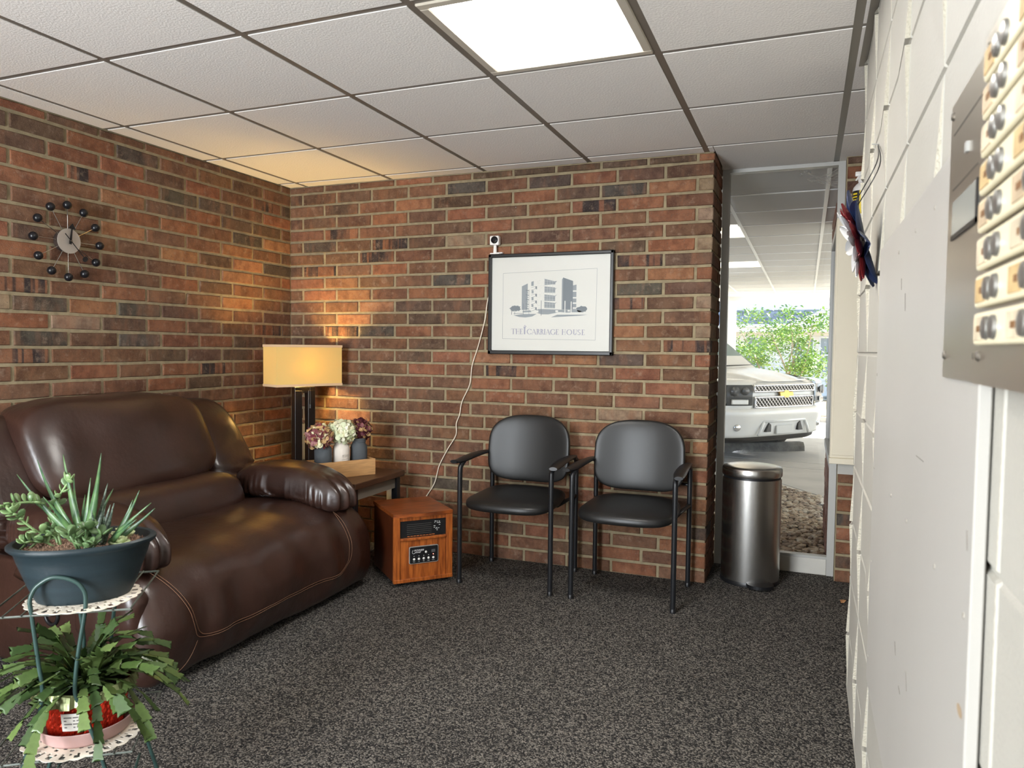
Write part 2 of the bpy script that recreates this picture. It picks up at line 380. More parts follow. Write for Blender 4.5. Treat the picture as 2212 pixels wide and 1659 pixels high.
# right wall: painted shadow blocks, x = 3.222 plane, seen from -x
wall_right = struct(MB().box(X_R+.004, X_R+.16, Y_FRONT, Y_REND-.001, 0, H+.05).build('wall_right', M_CMU))
ZK = lambda k: .013 + .197*k
YJ = [-1.05 - .4085*j for j in range(0, 6)]
def block_mesh(k, w, flat=False):
    up = (k % 2 == 0)                        # the raised corner sits at the odd joint: top of even courses, bottom of odd ones
    h0, h1 = .0022, .197-.0022; b = .004; rz = .0095 if not flat else .0004
    # local: u along +y (far), 0 = near end; n = towards room (-x)
    zo, ze = (h1-b, h0+b) if up else (h0+b, h1-b)
    u0, u1 = .0022+b, w-.0022-b; um = min(u0+.2, u1-.002)
    P = []
    def p(u, z, n): P.append((-n, u, z)); return len(P)-1
    A = p(u0, zo, 0); B = p(u0, ze, 0); C = p(u1, ze, 0); D = p(u1, zo, 0); E = p(um, zo, 0); T = p(u0+.002, zo, rz)
    fs = [(T, E, B), (A, T, B), (A, E, T), (B, E, D, C)]
    oa = p(0.0022, h0, -.005); ob = p(w-.0022, h0, -.005); oc = p(w-.0022, h1, -.005); od = p(.0022, h1, -.005)
    if up: fs += [(oa, ob, C, B), (ob, oc, D, C), (oc, od, A, E, D), (od, oa, B, A)]
    else: fs += [(od, oc, C, B), (oc, ob, D, C), (ob, oa, A, E, D), (oa, od, B, A)]
    me = bpy.data.meshes.new('block'); me.from_pydata(P, [], fs); me.materials.append(M_CMU); me.materials.append(M_CMUR)
    bm = bmesh.new(); bm.from_mesh(me); bmesh.ops.recalc_face_normals(bm, faces=bm.faces)
    bm.faces.ensure_lookup_table()
    if sum(f.normal.x*f.calc_area() for f in bm.faces) > 0: bmesh.ops.reverse_faces(bm, faces=bm.faces)
    bm.faces.ensure_lookup_table()
    bm.faces[1].material_index = 1
    bm.to_mesh(me); bm.free(); return me
_blk = {}
for k in range(-1, 12):
    for j in range(-1, 6):
        y0 = YJ[j] if j >= 0 else YJ[0]; 
        if j == -1: ya, yb = YJ[0], Y_REND
        else: ya, yb = YJ[j]-.4085, YJ[j]
        z0 = ZK(k)
        if z0 < -.05 and k < 0:
            continue
        w = yb-ya; key = (k % 2, round(w, 3), j >= 4)
        if key not in _blk: _blk[key] = block_mesh(k, w, j >= 4)
        zsc = 1 if z0+.197 < H else (H-.002-z0)/.197
        inst(_blk[key], 'block', wall_right, (X_R, ya, z0), scale=(1, 1, zsc))
MB().box(X_R-.0005, X_R+.01, Y_FRONT, YJ[5]-.4085, 0, H).build('block_face_behind_camera', M_CMU, wall_right)
MB().box(X_R-.0, X_R+.01, YJ[5]-.41, Y_REND, 0, .011).build('floor_joint', M_CMU, wall_right)
# corridor side beyond the end of the block wall, entrance wall behind the camera
struct(MB().box(X_E, X_E+.1, Y_REND-.1, .46, 0, H+.05).build('wall_corridor', M_WHITE))
struct(MB().box(X_R+.16, X_E, Y_REND-.1, Y_REND-.02, 0, H+.05).build('wall_corridor_end', M_WHITE))
wf = MB(); wf.box(-.12, .78, Y_FRONT-.1, Y_FRONT, 0, H+.05); wf.box(2.05, X_R+.16, Y_FRONT-.1, Y_FRONT, 0, H+.05); wf.box(.78, 2.05, Y_FRONT-.1, Y_FRONT, 2.14, H+.05)
struct(wf.build('wall_front', M_WHITE))
w2 = MB(); 
for x in (.78, 1.39, 2.0): w2.box(x, x+.05, Y_FRONT-.07, Y_FRONT-.02, 0, 2.14)
for z in (0, 2.09): w2.box(.78, 2.05, Y_FRONT-.07, Y_FRONT-.02, z, z+.05)
w2o = struct(w2.build('window_2', M_ALU))
for a, b in ((.83, 1.39), (1.44, 2.0)): MB().box(a, b, Y_FRONT-.05, Y_FRONT-.044, .05, 2.09).build('pane', M_GLASS, w2o)

# ---- window beside the pier
w1 = MB()
w1.box(X_C, 2.640, .40, .45, 0, H)                       # left jamb
w1.box(3.186, 3.221, .40, .45, 0, H)
w1.box(2.640, 3.186, .40, .45, H-.02, H)
w1.box(2.640, 3.186, .405, .45, .085, .10)
w1o = struct(w1.build('window_1', M_ALU))
MB().bbox(2.640, 3.186, .402, .445, 0, .085, .004).build('window_base', M_FRAMEP, w1o)
MB().box(2.640, 3.186, .424, .430, .10, H-.02).build('pane', M_GLASS, w1o)
cw = MB()                                               # an old cobweb in the top corner of the glass
rc = random.Random(3)
for i in range(26):
    a = Vector((3.184, .418, 2.17 - rc.random()*.12)); b = Vector((3.03 + rc.random()*.1, .418, 2.172 - rc.random()*.05 - .02))
    mid = (a+b)/2 + Vector((0, 0, -rc.random()*.02)); cw.tube([a, mid, b], .00045, 3)
for i in range(12):
    x = 3.02 + rc.gauss(0, .02); z = 2.155 + rc.gauss(0, .008); cw.tube([(x, .417, z), (x+rc.uniform(-.012, .012), .417, z+rc.uniform(-.006, .006))], .0014, 4)
tag(cw.build('cobweb', mat('cobweb', S(150,146,138), .9)), 'dusty cobweb with specks in the top corner of the tall window', 'cobweb')

# ---- ceiling
ceiling = struct(MB().box(-.12, X_E+.1, Y_FRONT-.1, .46, H+.035, H+.09).build('ceiling', M_TILE))
GX = [.127 + .6096*c for c in range(0, 7)]; GY = [-.11 - .6096*r for r in range(-1, 10)]
G = .0135
def tile_mesh(a, b):
    me = MB().box(-a/2, a/2, -b/2, b/2, 0, .016)
    o = me.build('ceiling_tile', M_TILE); d = o.data; bpy.data.objects.remove(o); return d
_tm = {}
def put_tile(parent, x0, x1, y0, y1, z=H, name='ceiling_tile'):
    a, b = round(x1-x0, 4), round(y1-y0, 4)
    if a < .02 or b < .02: return
    if (a, b) not in _tm: _tm[(a, b)] = tile_mesh(a, b)
    inst(_tm[(a, b)], name, parent, ((x0+x1)/2, (y0+y1)/2, z))
xs = [0.004] + GX + [X_E-.004]; ys = [Y_FRONT+.004] + sorted(GY)
ys = [y for y in ys if y < .45] + [.40]
LIGHT = (GX[3], GX[4], GY[4], GY[3])        # the troffer's cell: x0,x1,y0,y1
for i in range(len(xs)-1):
    for j in range(len(ys)-1):
        x0, x1, y0, y1 = xs[i], xs[i+1], ys[j], ys[j+1]
        if abs(x0-LIGHT[0]) < .01 and abs(y0-LIGHT[2]) < .01: continue
        x0 += G*(i > 0); x1 -= G*(i < len(xs)-2); y0 += G*(j > 0); y1 -= G*(j < len(ys)-2)
        if y0 >= -.12:                       # behind the back wall there is only the window bay
            if x0 < 2.6: 
                y1 = min(y1, -.003)
                if x1 > 2.6 and y0 > -.2: put_tile(ceiling, 2.606, x1, y0, ys[j+1]-.004 if j == len(ys)-2 else ys[j+1]-G)
                x1 = min(x1, 2.602)
        if x1 > X_R+.02 and y1 < Y_REND+.2:
            if x0 > X_R: continue
            if y1 <= Y_REND: x1 = X_R-.012
        put_tile(ceiling, x0, x1, y0, y1)
for x in GX:
    yb = -.002 if x < 2.58 else .40
    MB().box(x-.0145, x+.0145, Y_FRONT, yb if x < X_R else yb, H+.0022, H+.03).build('tee_bar', M_TEE, ceiling) if x < X_R else MB().box(x-.0145, x+.0145, Y_REND, .31, H+.0022, H+.03).build('tee_bar', M_TEE, ceiling)
for y in GY:
    if y < Y_FRONT or y > .38: continue
    x0 = .002 if y < 0 else 2.604; x1 = X_R-.002 if y < Y_REND else X_E
    MB().box(x0, x1, y-.0145, y+.0145, H+.0026, H+.03).build('tee_bar', M_TEE, ceiling)
wa = MB().box(X_R-.024, X_R-.001, Y_FRONT, Y_REND, H-.003, H+.02).build('wall_angle', M_TEE, ceiling)

# ---- ceiling light
def lens_mat():
    M = bpy.data.materials.new('prismatic_lens'); M.use_nodes = True; nt = M.node_tree; N = nt.nodes; L = nt.links
    P = N['Principled BSDF']; P.inputs['Base Color'].default_value = (.85,.83,.75,1); P.inputs['Roughness'].default_value = .3
    tc = N.new('ShaderNodeTexCoord'); sp = N.new('ShaderNodeSeparateXYZ'); L.new(tc.outputs['Object'], sp.inputs[0])
    # two tubes above the lens: brightest near the middle, falling off to the rim
    mul = None
    for ax in (0, 1):
        ab = N.new('ShaderNodeMath'); ab.operation = 'ABSOLUTE'; L.new(sp.outputs[ax], ab.inputs[0])
        mr = N.new('ShaderNodeMapRange'); mr.interpolation_type = 'SMOOTHSTEP'; mr.inputs[1].default_value = .30; mr.inputs[2].default_value = .10; mr.inputs[3].default_value = .30; mr.inputs[4].default_value = 1; L.new(ab.outputs[0], mr.inputs[0])
        if mul is None: mul = mr.outputs[0]
        else:
            m2 = N.new('ShaderNodeMath'); m2.operation = 'MULTIPLY'; L.new(mul, m2.inputs[0]); L.new(mr.outputs[0], m2.inputs[1]); mul = m2.outputs[0]
    st = N.new('ShaderNodeMath'); st.operation = 'MULTIPLY'; st.inputs[1].default_value = LENS; L.new(mul, st.inputs[0])
    P.inputs['Emission Color'].default_value = (1, .97, .925, 1); L.new(st.outputs[0], P.inputs['Emission Strength'])
    return M
LENS = 24.0
lx, ly = (LIGHT[0]+LIGHT[1])/2, (LIGHT[2]+LIGHT[3])/2
troffer = thing('ceiling_light', 'square recessed ceiling light with a glowing prismatic panel', 'light', (lx, ly, H))
fr = MB(); a, b = .2925, .262
for x0, x1, y0, y1 in ((-a, a, -a, -b), (-a, a, b, a), (-a, -b, -b, b), (b, a, -b, b)): fr.bbox(x0, x1, y0, y1, -.004, .022, .003, 1)
fr.build('frame', mat('light_frame', S(190,182,168), .4), troffer)
ln = MB(); n = 44; st = 2*b/n                 # rows of little pyramids
for i in range(n):
    for j in range(n):
        x, y = -b+i*st, -b+j*st; g = .0012
        ln.add([(x, y, .006), (x+st, y, .006), (x+st, y+st, .006), (x, y+st, .006), (x+st/2, y+st/2, .0095)], [(0,1,4), (1,2,4), (2,3,4), (3,0,4)])
ln.build('lens', lens_mat(), troffer)
hs = MB(); hs.box(-.29, .29, -.29, .29, .024, .034); hs.build('housing', M_WHITE, troffer)
# ------------------------------------------------------------------ recliner (world coordinates, root at its base)
from mathutils import noise as mnoise
RX, RY = .55, -1.38
rec = thing('recliner', 'wide brown leather recliner with padded arms against the brick wall', 'armchair', (RX, RY, 0))
def rb(mb, name, m, smooth=True, sub=0, parent=None, angle=None):
    mb.v = [(x-RX, y-RY, z) for x, y, z in mb.v]
    return mb.build(name, m, parent or rec, smooth=smooth, sub=sub, angle=angle)
def wr(q, s, amp, seed=0):                    # soft leather unevenness
    return (mnoise.noise(Vector((q.x*s+seed, q.y*s, q.z*s))))*amp
def loft_y(mb, prof, y0, y1, ny, rnd, warp=None):
    cx = sum(p[0] for p in prof)/len(prof); cz = sum(p[1] for p in prof)/len(prof); n = len(prof); vs = []
    L = y1-y0; rows = []
    for i in range(ny+1):
        t = i/ny; t = .5-.5*math.cos(t*PI) if rnd else t
        y = y0+L*t; d = min(y-y0, y1-y); ins = 0
        if d < rnd: ins = rnd - math.sqrt(max(0, rnd*rnd-(rnd-d)**2))
        for x, z in prof:
            v = Vector((x-cx, 0, z-cz)); l = v.length; v = v*((l-ins)/l)
            q = Vector((cx+v.x, y, cz+v.z)); vs.append(warp(q) if warp else q)
    fs = [tuple(range(n))[::-1], tuple(range(ny*n, ny*n+n))]
    for i in range(ny):
        for k in range(n): fs.append((i*n+k, i*n+(k+1) % n, (i+1)*n+(k+1) % n, (i+1)*n+k))
    mb.add(vs, fs)
# lower body with its flat side panels
b = MB(); b.bbox(.16, .93, -2.03, -.73, .035, .40, .035, 4); rb(b, 'body', M_LEATHER)
for y in (-2.045, -.715):
    b = MB(); b.bbox(.12, .86, y-.022, y+.022, .03, .42, .02, 3); rb(b, 'side_panel', M_LEATHER)
# the chaise pad: seat running over the front down to the floor
prof = [(.36,.36),(.40,.425),(.50,.445),(.62,.452),(.74,.450),(.84,.438),(.92,.415),(.985,.375),(1.03,.32),(1.058,.255),(1.066,.19),(1.06,.125),(1.045,.07),(1.02,.035),(.96,.03),(.9,.06),(.86,.16),(.78,.28),(.6,.33)]
def padwarp(q):
    z = q.z + wr(q, 7, .010, 3)*(q.x > .4)
    x = q.x + wr(q, 9, .008, 9)
    if q.x > .85: x += .010*math.sin(q.y*21+math.sin(q.y*7)*2)*max(0, min(1, (.40-q.z)*6))*max(0, min(1, (q.z-.05)*8))
    return Vector((x, q.y, z))
pp = catmull([(p[0], 0, p[1]) for p in prof+prof[:1]], 3)[:-1]
b = MB(); loft_y(b, [(p.x, p.z) for p in pp], -2.075, -.685, 96, .07, padwarp); pad = rb(b, 'chaise_pad', M_LEATHER)
# double stitching that borders the pad's front panel
def padsurf(s, y):
    """point on the pad: s = 0 at the seat, 1 near the floor"""
    pts = catmull([(p[0], y, p[1]) for p in prof[3:14]], 8); i = min(len(pts)-2, max(0, int(s*(len(pts)-1)))); f = s*(len(pts)-1)-i
    q = pts[i].lerp(pts[i+1], f); n = Vector((1, 0, .55)).normalized() if s < .6 else Vector((1, 0, 0))
    q = padwarp(Vector((q.x, q.y, q.z))); return q + n*.004
for off in (0, .014):
    path = [(.22, -1.98+off), (.34, -1.965+off), (.46, -1.93+off), (.58, -1.90+off), (.68, -1.878+off), (.74-off, -1.86+off), (.765-off, -1.82)] 
    path += [(.772-off, -1.82+.0445*i) for i in range(1, 20)]
    path += [(.74-off, -.93), (.68, -.905-off), (.58, -.895-off), (.48, -.89-off), (.40, -.885-off), (.33, -.885)]
    b = MB(); b.tube(catmull([padsurf(*p) for p in path], 4), .0012, 5); rb(b, 'stitching', M_STITCH, parent=None)
b = MB(); b.tube([padsurf(.765+.03*i, -1.86-.012*i) for i in range(7)], .0012, 5); rb(b, 'stitching', M_STITCH)
# plump folded corners of the footrest at the near side
for c, h in (((.93, -2.05, .30), (.085, .05, .085)), ((.80, -2.065, .275), (.07, .03, .10))):
    b = MB(); b.cushion(c, h, .6, .6, lambda q, p: q + Vector((wr(q, 22, .008), 0, wr(q, 20, .008, 4)))); rb(b, 'corner_fold', M_LEATHER)
# arms
def arm(yc, sgn, zc=.512):
    def w(q, p):
        t = (q.x-.35)/.62                     # 0 back, 1 front
        z = q.z - .045*max(0, t-.5)**2*4.5 + .022*math.sin(min(1, max(0, t*.95+.05))*PI) - .02*max(0, .3-t)*2
        low = max(0, .5-(p.z))                # gathers run up from the lower seam
        pl = math.sin(q.x*120+1.6*math.sin(q.x*31))*max(0, math.sin(min(1, max(0, (t-.05)/.95))*PI))**.4
        y = q.y + math.copysign(.018*low*pl, p.y)*(abs(p.y) > .3) + wr(q, 8, .006)
        x = q.x + (.03*math.sin(q.y*110)*max(0, p.x-.55)) + wr(q, 6, .01)
        return Vector((x, y, z + wr(q, 9, .008, 5) + .004*pl*max(0, p.x-.4)))
    b = MB(); b.cushion((.675, yc, zc), (.325, .132, .088), .62, .62, w, 220, 40); return rb(b, 'arm_pad', M_LEATHER)
arm(-.828, 1); arm(-1.985, -1, .525)
# backrest: cushion, lumbar roll, two wings, dark back shell
SH = lambda q, k: Vector((q.x - (q.z-.70)*k, q.y, q.z))
def bw(q, p):
    q2 = SH(q, .42)
    return Vector((q2.x + wr(q, 5, .02) + .02*max(0, p.x)*(1-p.y*p.y), q2.y + wr(q, 7, .006, 2), q2.z + wr(q, 4, .012, 8)))
b = MB(); b.cushion((.265, -1.485, .77), (.135, .455, .205), .48, .38, bw, 88, 44); rb(b, 'back_cushion', M_LEATHER)
b = MB(); b.cushion((.325, -1.455, .505), (.135, .455, .100), .55, .38, lambda q, p: SH(q, .45) + Vector((wr(q, 8, .008), 0, wr(q, 6, .006))), 64, 24); rb(b, 'lumbar_cushion', M_LEATHER)
for yc, sg in ((-.865, 1), (-2.0, -1)):
    def ww(q, p):
        q2 = SH(q, .55); t = (q.z-.45)/.5
        fold = .016*math.sin(q.z*130+q.y*26)*max(0, 1-abs(q.z-.55)/.10)*(p.x > .1)
        return Vector((q2.x + fold + wr(q, 8, .008), q2.y - sg*.05*max(0, t-.35)*1.2 + wr(q, 7, .006, 3), q2.z))
    b = MB(); b.cushion((.195, yc, .685), (.105, .155, .238), .55, .55, ww, 40, 48); rb(b, 'wing', M_LEATHER)
b = MB(); b.cushion((.135, -1.38, .62), (.06, .63, .27), .35, .3, lambda q, p: Vector((q.x-(q.z-.66)*.15, q.y + (q.y+1.38)*-.12*max(0, p.z), q.z))); rb(b, 'back_shell', M_LEATHER)
# recliner pull handle on the near side
b = MB(); ring = [(.60+.032*math.cos(a), -2.071, .243+.03*math.sin(a)*(1.2 if math.sin(a) < 0 else 1)) for a in [2*PI*i/24 for i in range(24)]]
b.tube(ring, .0065, 8, closed=True); b.lathe([(.0, .0), (.026, .001), (.03, .004)], 20, (.60, -2.069, .243)); 
hv = []
for x, y, z in b.v: hv.append((x, y, z))
rb(b, 'pull_handle', M_BLACK)
for x, y in ((.2, -1.97), (.2, -.8), (.85, -1.97), (.85, -.8)):
    b = MB(); b.lathe([(.02, 0), (.024, .02), (.024, .045)], 12, (x, y, 0)); rb(b, 'foot', M_BLACK)

# ------------------------------------------------------------------ end table
tb = thing('end_table', 'dark wood end table with grey apron beside the recliner', 'table', (.50, -.43, 0))
MB().bbox(-.44, .44, -.255, .245, .468, .5, .003, 1).build('table_top', M_WOODT, tb)
for x0, x1, y0, y1 in ((-.40, .40, -.225, -.21), (-.40, .40, .19, .205), (-.41, -.395, -.21, .19), (.395, .41, -.21, .19)):
    MB().box(x0, x1, y0, y1, .405, .468).build('apron', M_GREYP, tb)
for x in (-.405, .405):
    for y in (-.22, .205): MB().bbox(x-.018, x+.018, y-.018, y+.018, 0, .468, .002, 1).build('leg', M_BLACKM, tb)

# ------------------------------------------------------------------ lamp on the end table
def shade_mat():
    M = bpy.data.materials.new('lamp_shade_cloth'); M.use_nodes = True; nt = M.node_tree; N = nt.nodes; L = nt.links
    N.remove(N['Principled BSDF']); out = N['Material Output']
    d = N.new('ShaderNodeBsdfDiffuse'); d.inputs[0].default_value = (.80,.65,.26,1); t = N.new('ShaderNodeBsdfTranslucent'); t.inputs[0].default_value = (.95,.72,.15,1)
    x = N.new('ShaderNodeMixShader'); x.inputs[0].default_value = .26; L.new(d.outputs[0], x.inputs[1]); L.new(t.outputs[0], x.inputs[2])
    tc = N.new('ShaderNodeTexCoord'); w = N.new('ShaderNodeTexWave'); w.inputs['Scale'].default_value = 220; w.bands_direction = 'Z'; L.new(tc.outputs['Object'], w.inputs['Vector'])
    b = N.new('ShaderNodeBump'); b.inputs['Strength'].default_value = .08; L.new(w.outputs['Fac'], b.inputs['Height']); L.new(b.outputs[0], d.inputs['Normal'])
    L.new(x.outputs[0], out.inputs[0]); return M
lamp = thing('table_lamp', 'table lamp with a lit rectangular yellow shade on an open black base', 'lamp', (.296, -.26, .5), 1.167)
MB().bbox(-.066, .066, -.04, .04, 0, .022, .002, 1).build('base', M_ESP, lamp)
for x in (-.043, .043): MB().bbox(x-.023, x+.023, -.022, .022, .022, .44, .002, 1).build('post', M_ESP, lamp)
MB().bbox(-.066, .066, -.02, .02, .425, .462, .002, 1).build('top_bar', M_ESP, lamp)
MB().lathe([(.008, .46), (.008, .475), (.018, .477), (.018, .537), (.012, .54)], 14).build('socket', M_ALU, lamp, smooth=True, angle=40)
MB().lathe([(.012, .54), (.016, .555), (.028, .585), (.030, .605), (.02, .63), (0, .637)], 16).build('bulb', mat('bulb_glass', (1,.9,.7,1), .3, emis=(1, .62, .22, 1), estr=30), lamp, smooth=True)
w, d, z0, z1, t = .212, .079, .47, .706, .0015
sh = MB()
sh.box(-w, w, -d, -d+t, z0, z1); sh.box(-w, w, d-t, d, z0, z1); sh.box(-w, -w+t, -d+t, d-t, z0, z1); sh.box(w-t, w, -d+t, d-t, z0, z1)
shade = sh.build('shade', shade_mat(), lamp)
M_TRIM = mat('shade_trim', S(222,190,150), .8)
for z in (z0-.003, z1-.011):
    e = .0025; tr = MB()
    tr.box(-w-e, w+e, -d-e, -d-.0002, z, z+.014); tr.box(-w-e, w+e, d+.0002, d+e, z, z+.014); tr.box(-w-e, -w-.0002, -d, d, z, z+.014); tr.box(w+.0002, w+e, -d, d, z, z+.014)
    tr.build('shade_trim', M_TRIM, shade)
sp = MB(); sp.tube([(-w, 0, z0+.01), (w, 0, z0+.01)], .002, 6); sp.tube([(0, -d, z0+.01), (0, d, z0+.01)], .002, 6); sp.build('shade_frame', M_ALU, shade)
pc = MB(); pc.tube([(.018, -.045, .50), (.018, -.0465, .36)], .0012, 5); pc.bbox(.0135, .0225, -.052, -.043, .335, .36, .002, 1); pc.build('pull_chain', M_BLACKM, lamp)
lb = light('lamp_bulb', 'POINT', (0, 0, .60), 52.0, (1.0, .65, .19), shadow_soft_size=.035); lb.parent = lamp

# grey metal box on the wall behind the lamp
gb = thing('wall_box', 'flat grey metal utility box on the wall behind the lamp base', 'utility box', (.165, -.035, .60))
MB().bbox(-.068, .068, -.034, .030, -.115, .115, .003, 1).build('box_body', M_GREYP, gb)
MB().lathe([(.0, .0), (.004, 0), (.004, .003), (0, .0035)], 10).build('screw', M_ALU, gb, loc=(-.03, -.034, -.03), rot=(PI/2, 0, 0))
# outlet with a plug behind the table leg
ot = thing('wall_outlet', 'white wall outlet with a plug behind the end table leg', 'outlet', (.742, -.002, .33))
MB().bbox(-.022, .030, -.022, 0, -.06, .035, .003, 1).build('adapter', mat('ivory_plastic', S(214,208,196), .4), ot)
pl = MB(); pl.tube(catmull([(0, -.024, .02), (-.004, -.04, .035), (.0, -.036, .055), (.012, -.02, .05)], 5), .006, 8); pl.build('plug_lead', mat('white_cable', S(220,215,205), .45), ot, smooth=True)

# ------------------------------------------------------------------ planter box with three jars
PA = math.atan2(.298, .169)
pcx, pcy = (.70+.865)/2 - .07*math.sin(PA)*1.0, (-.675-.377)/2 + .07*math.cos(PA)
ptb = thing('wooden_planter_box', 'shallow pale wooden box holding three flower jars on the end table', 'planter box', (pcx, pcy, .5), PA)
L2, D2, HT, T2 = .17, .07, .088, .009
for nm, bx_ in (('front_board', (-L2, L2, -D2, -D2+T2)), ('back_board', (-L2, L2, D2-T2, D2)), ('end_board', (-L2, -L2+T2, -D2+T2, D2-T2)), ('end_board', (L2-T2, L2, -D2+T2, D2-T2))):
    MB().bbox(*bx_, .0, HT, .001, 1).build(nm, M_OAK, ptb)
MB().box(-L2+T2, L2-T2, -D2+T2, D2-T2, .001, .008).build('bottom_board', M_OAK, ptb)
M_JG = mat('grey_chalk_paint', S(78,82,86), .8, var=.15, vscale=20); M_JW = mat('white_chalk_paint', S(222,212,200), .8, var=.08, vscale=20); M_JM = mat('jar_mark', S(150,140,130), .7)
def petal_ball(mb, c, R, n, rnd, ps, squash=.9):
    ga = PI*(3-math.sqrt(5))
    for i in range(n):
        zc = 1-2*(i+.5)/n; r = math.sqrt(1-zc*zc); a = ga*i
        d0 = Vector((r*math.cos(a), r*math.sin(a), zc))
        if d0.z < -.75: continue
        d0 = (d0 + Vector((rnd.gauss(0, .18), rnd.gauss(0, .18), rnd.gauss(0, .18)))).normalized()
        p = Vector(c) + Vector((d0.x*R, d0.y*R, d0.z*R*squash))*rnd.uniform(.82, 1.05)
        t = d0.cross(Vector((rnd.uniform(-1,1), rnd.uniform(-1,1), rnd.uniform(-1,1)))).normalized(); u = d0.cross(t)
        for q in range(4):                   # a floret of four cupped petals
            ang = q*PI/2 + rnd.uniform(-.25, .25); e = (t*math.cos(ang) + u*math.sin(ang)); f = d0.cross(e)
            lift = rnd.uniform(-.15, .5); s = ps*rnd.uniform(.8, 1.2)
            mb.cm = rnd.choice(mb.pal)
            mb.add([p, p + (e*.5 + f*.5 + d0*lift*.4)*s, p + (e*.9 + f*.36 + d0*(lift*.9+rnd.uniform(-.1,.1)))*s, p + (e*1.02 + d0*(lift+.05))*s, p + (e*.9 - f*.36 + d0*(lift*.9+rnd.uniform(-.1,.1)))*s, p + (e*.5 - f*.5 + d0*lift*.4)*s],
                   [(0,1,2,3), (0,3,4,5)])
FP = {k: mat('petal_'+k, S(*c), .65, var=.18, vscale=60) for k, c in dict(cream=(226,220,180), sage=(214,220,184), pale=(236,232,206), mauve=(156,108,106), rose=(128,60,68), wine=(84,26,38), tan=(196,160,112), dusk=(120,64,66)).items()}
for i, (jx, jm, ptl, lab, hr, hz) in enumerate(((-.105, M_JG, ('mauve','tan','cream','dusk','rose','tan'), 'grey jar with faded mauve hydrangeas in the wooden box', .080, .215), (0, M_JW, ('sage','pale','cream','sage'), 'white jar with cream hydrangeas in the wooden box', .084, .232), (.105, M_JG, ('wine','dusk','tan','wine'), 'grey jar with dark wine red hydrangeas in the wooden box', .070, .236))):
    j = thing('mason_jar', lab, 'jar', (pcx + jx*math.cos(PA), pcy + jx*math.sin(PA), .508), PA, 'jars in the wooden box')
    MB().lathe([(0, .0), (.040, .0), (.046, .006), (.046, .138), (.043, .152), (.036, .161), (.0355, .168), (.038, .170), (.038, .176), (.0355, .178), (.0375, .184), (.0355, .190), (.032, .190), (.031, .15), (.0, .14)], 32).build('jar_body', jm, j, smooth=True, angle=50)
    if i == 1:
        mk = MB()
        for k in range(5): mk.tube(catmull([(-.018+.008*k, -.0462, .098+.004*math.sin(k*2)), (-.013+.008*k, -.0465, .112), (-.010+.008*k, -.0462, .096)], 3), .0006, 4)
        mk.build('raised_lettering', M_JM, j); MB().tube([(-.02, -.0462, .085), (.02, -.0462, .087)], .0006, 4).build('raised_line', M_JM, j)
    hb = MB(); hb.cm = 0; hb.pal = list(range(len(ptl))); rn = random.Random(40+i)
    offx, offy = (-.034, -.022) if i == 0 else ((0, -.012) if i == 1 else (.008, .01))
    petal_ball(hb, (offx, offy, hz), hr*.8, 120, rn, .027)
    ho = hb.build('hydrangea_petals', [FP[c] for c in ptl], j); ho['kind'] = 'stuff'
    MB().sphere((offx, offy, hz), (hr*.62, hr*.62, hr*.55), 16, 10).build('flower_core', FP[ptl[0] if i != 2 else 'wine'], j, smooth=True)
    MB().tube([(0, 0, .142), (offx*.8, offy*.8, hz-.03)], .004, 6).build('stem', mat('dry_stem', S(88,96,60), .7), j)

# ------------------------------------------------------------------ heater
HA = math.atan2(.235, .215)
hc = Vector((1.18, -.709, 0)) + Vector((math.cos(HA), math.sin(HA), 0))*.157 + Vector((-math.sin(HA), math.cos(HA), 0))*.19
ht = thing('space_heater', 'wood cabinet space heater with black grille and control panel on the carpet', 'heater', (hc.x, hc.y, 0), HA)
W2, DP = .157, .19
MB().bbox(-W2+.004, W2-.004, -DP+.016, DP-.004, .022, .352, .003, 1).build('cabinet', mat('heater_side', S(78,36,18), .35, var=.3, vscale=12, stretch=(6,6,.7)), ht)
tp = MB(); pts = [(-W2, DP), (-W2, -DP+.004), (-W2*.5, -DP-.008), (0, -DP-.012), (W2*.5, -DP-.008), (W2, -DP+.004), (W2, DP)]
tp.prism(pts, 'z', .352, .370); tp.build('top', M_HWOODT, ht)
for x0, x1 in ((-W2, -W2+.035), (W2-.035, W2)): MB().bbox(x0, x1, -DP+.002, -DP+.018, .034, .352, .002, 1).build('front_stile', M_HWOOD, ht)
MB().bbox(-W2, W2, -DP-.001, -DP+.02, .021, .040, .002, 1).build('bottom_rail', M_HWOOD, ht)
MB().box(-W2+.035, W2-.035, -DP+.006, -DP+.018, .332, .352).build('top_rail', M_HWOOD, ht)
MB().bbox(-W2+.034, W2-.034, -DP-.003, -DP+.018, .232, .246, .003, 1).build('grille_ledge', M_HWOOD, ht)
MB().bbox(-W2+.0355, W2-.0355, -DP+.007, -DP+.018, .0345, .232, .002, 1).build('front_panel', M_HWOOD, ht)
g = MB(); g.box(-W2+.0355, W2-.0355, -DP+.012, -DP+.018, .246, .332); gr = g.build('grille_recess', M_BLACK, ht)
M_DK = mat('dark_grey_slat', S(58,56,54), .4)
for i in range(6):
    z = .262+.0095*i; MB().box(-.085, .045, -DP+.009, -DP+.0122, z, z+.0035).build('slat', M_DK, gr)
M_PRINT = mat('white_print', S(225,225,225), .6); M_LED = mat('orange_led_strip', S(190,110,60), .5)
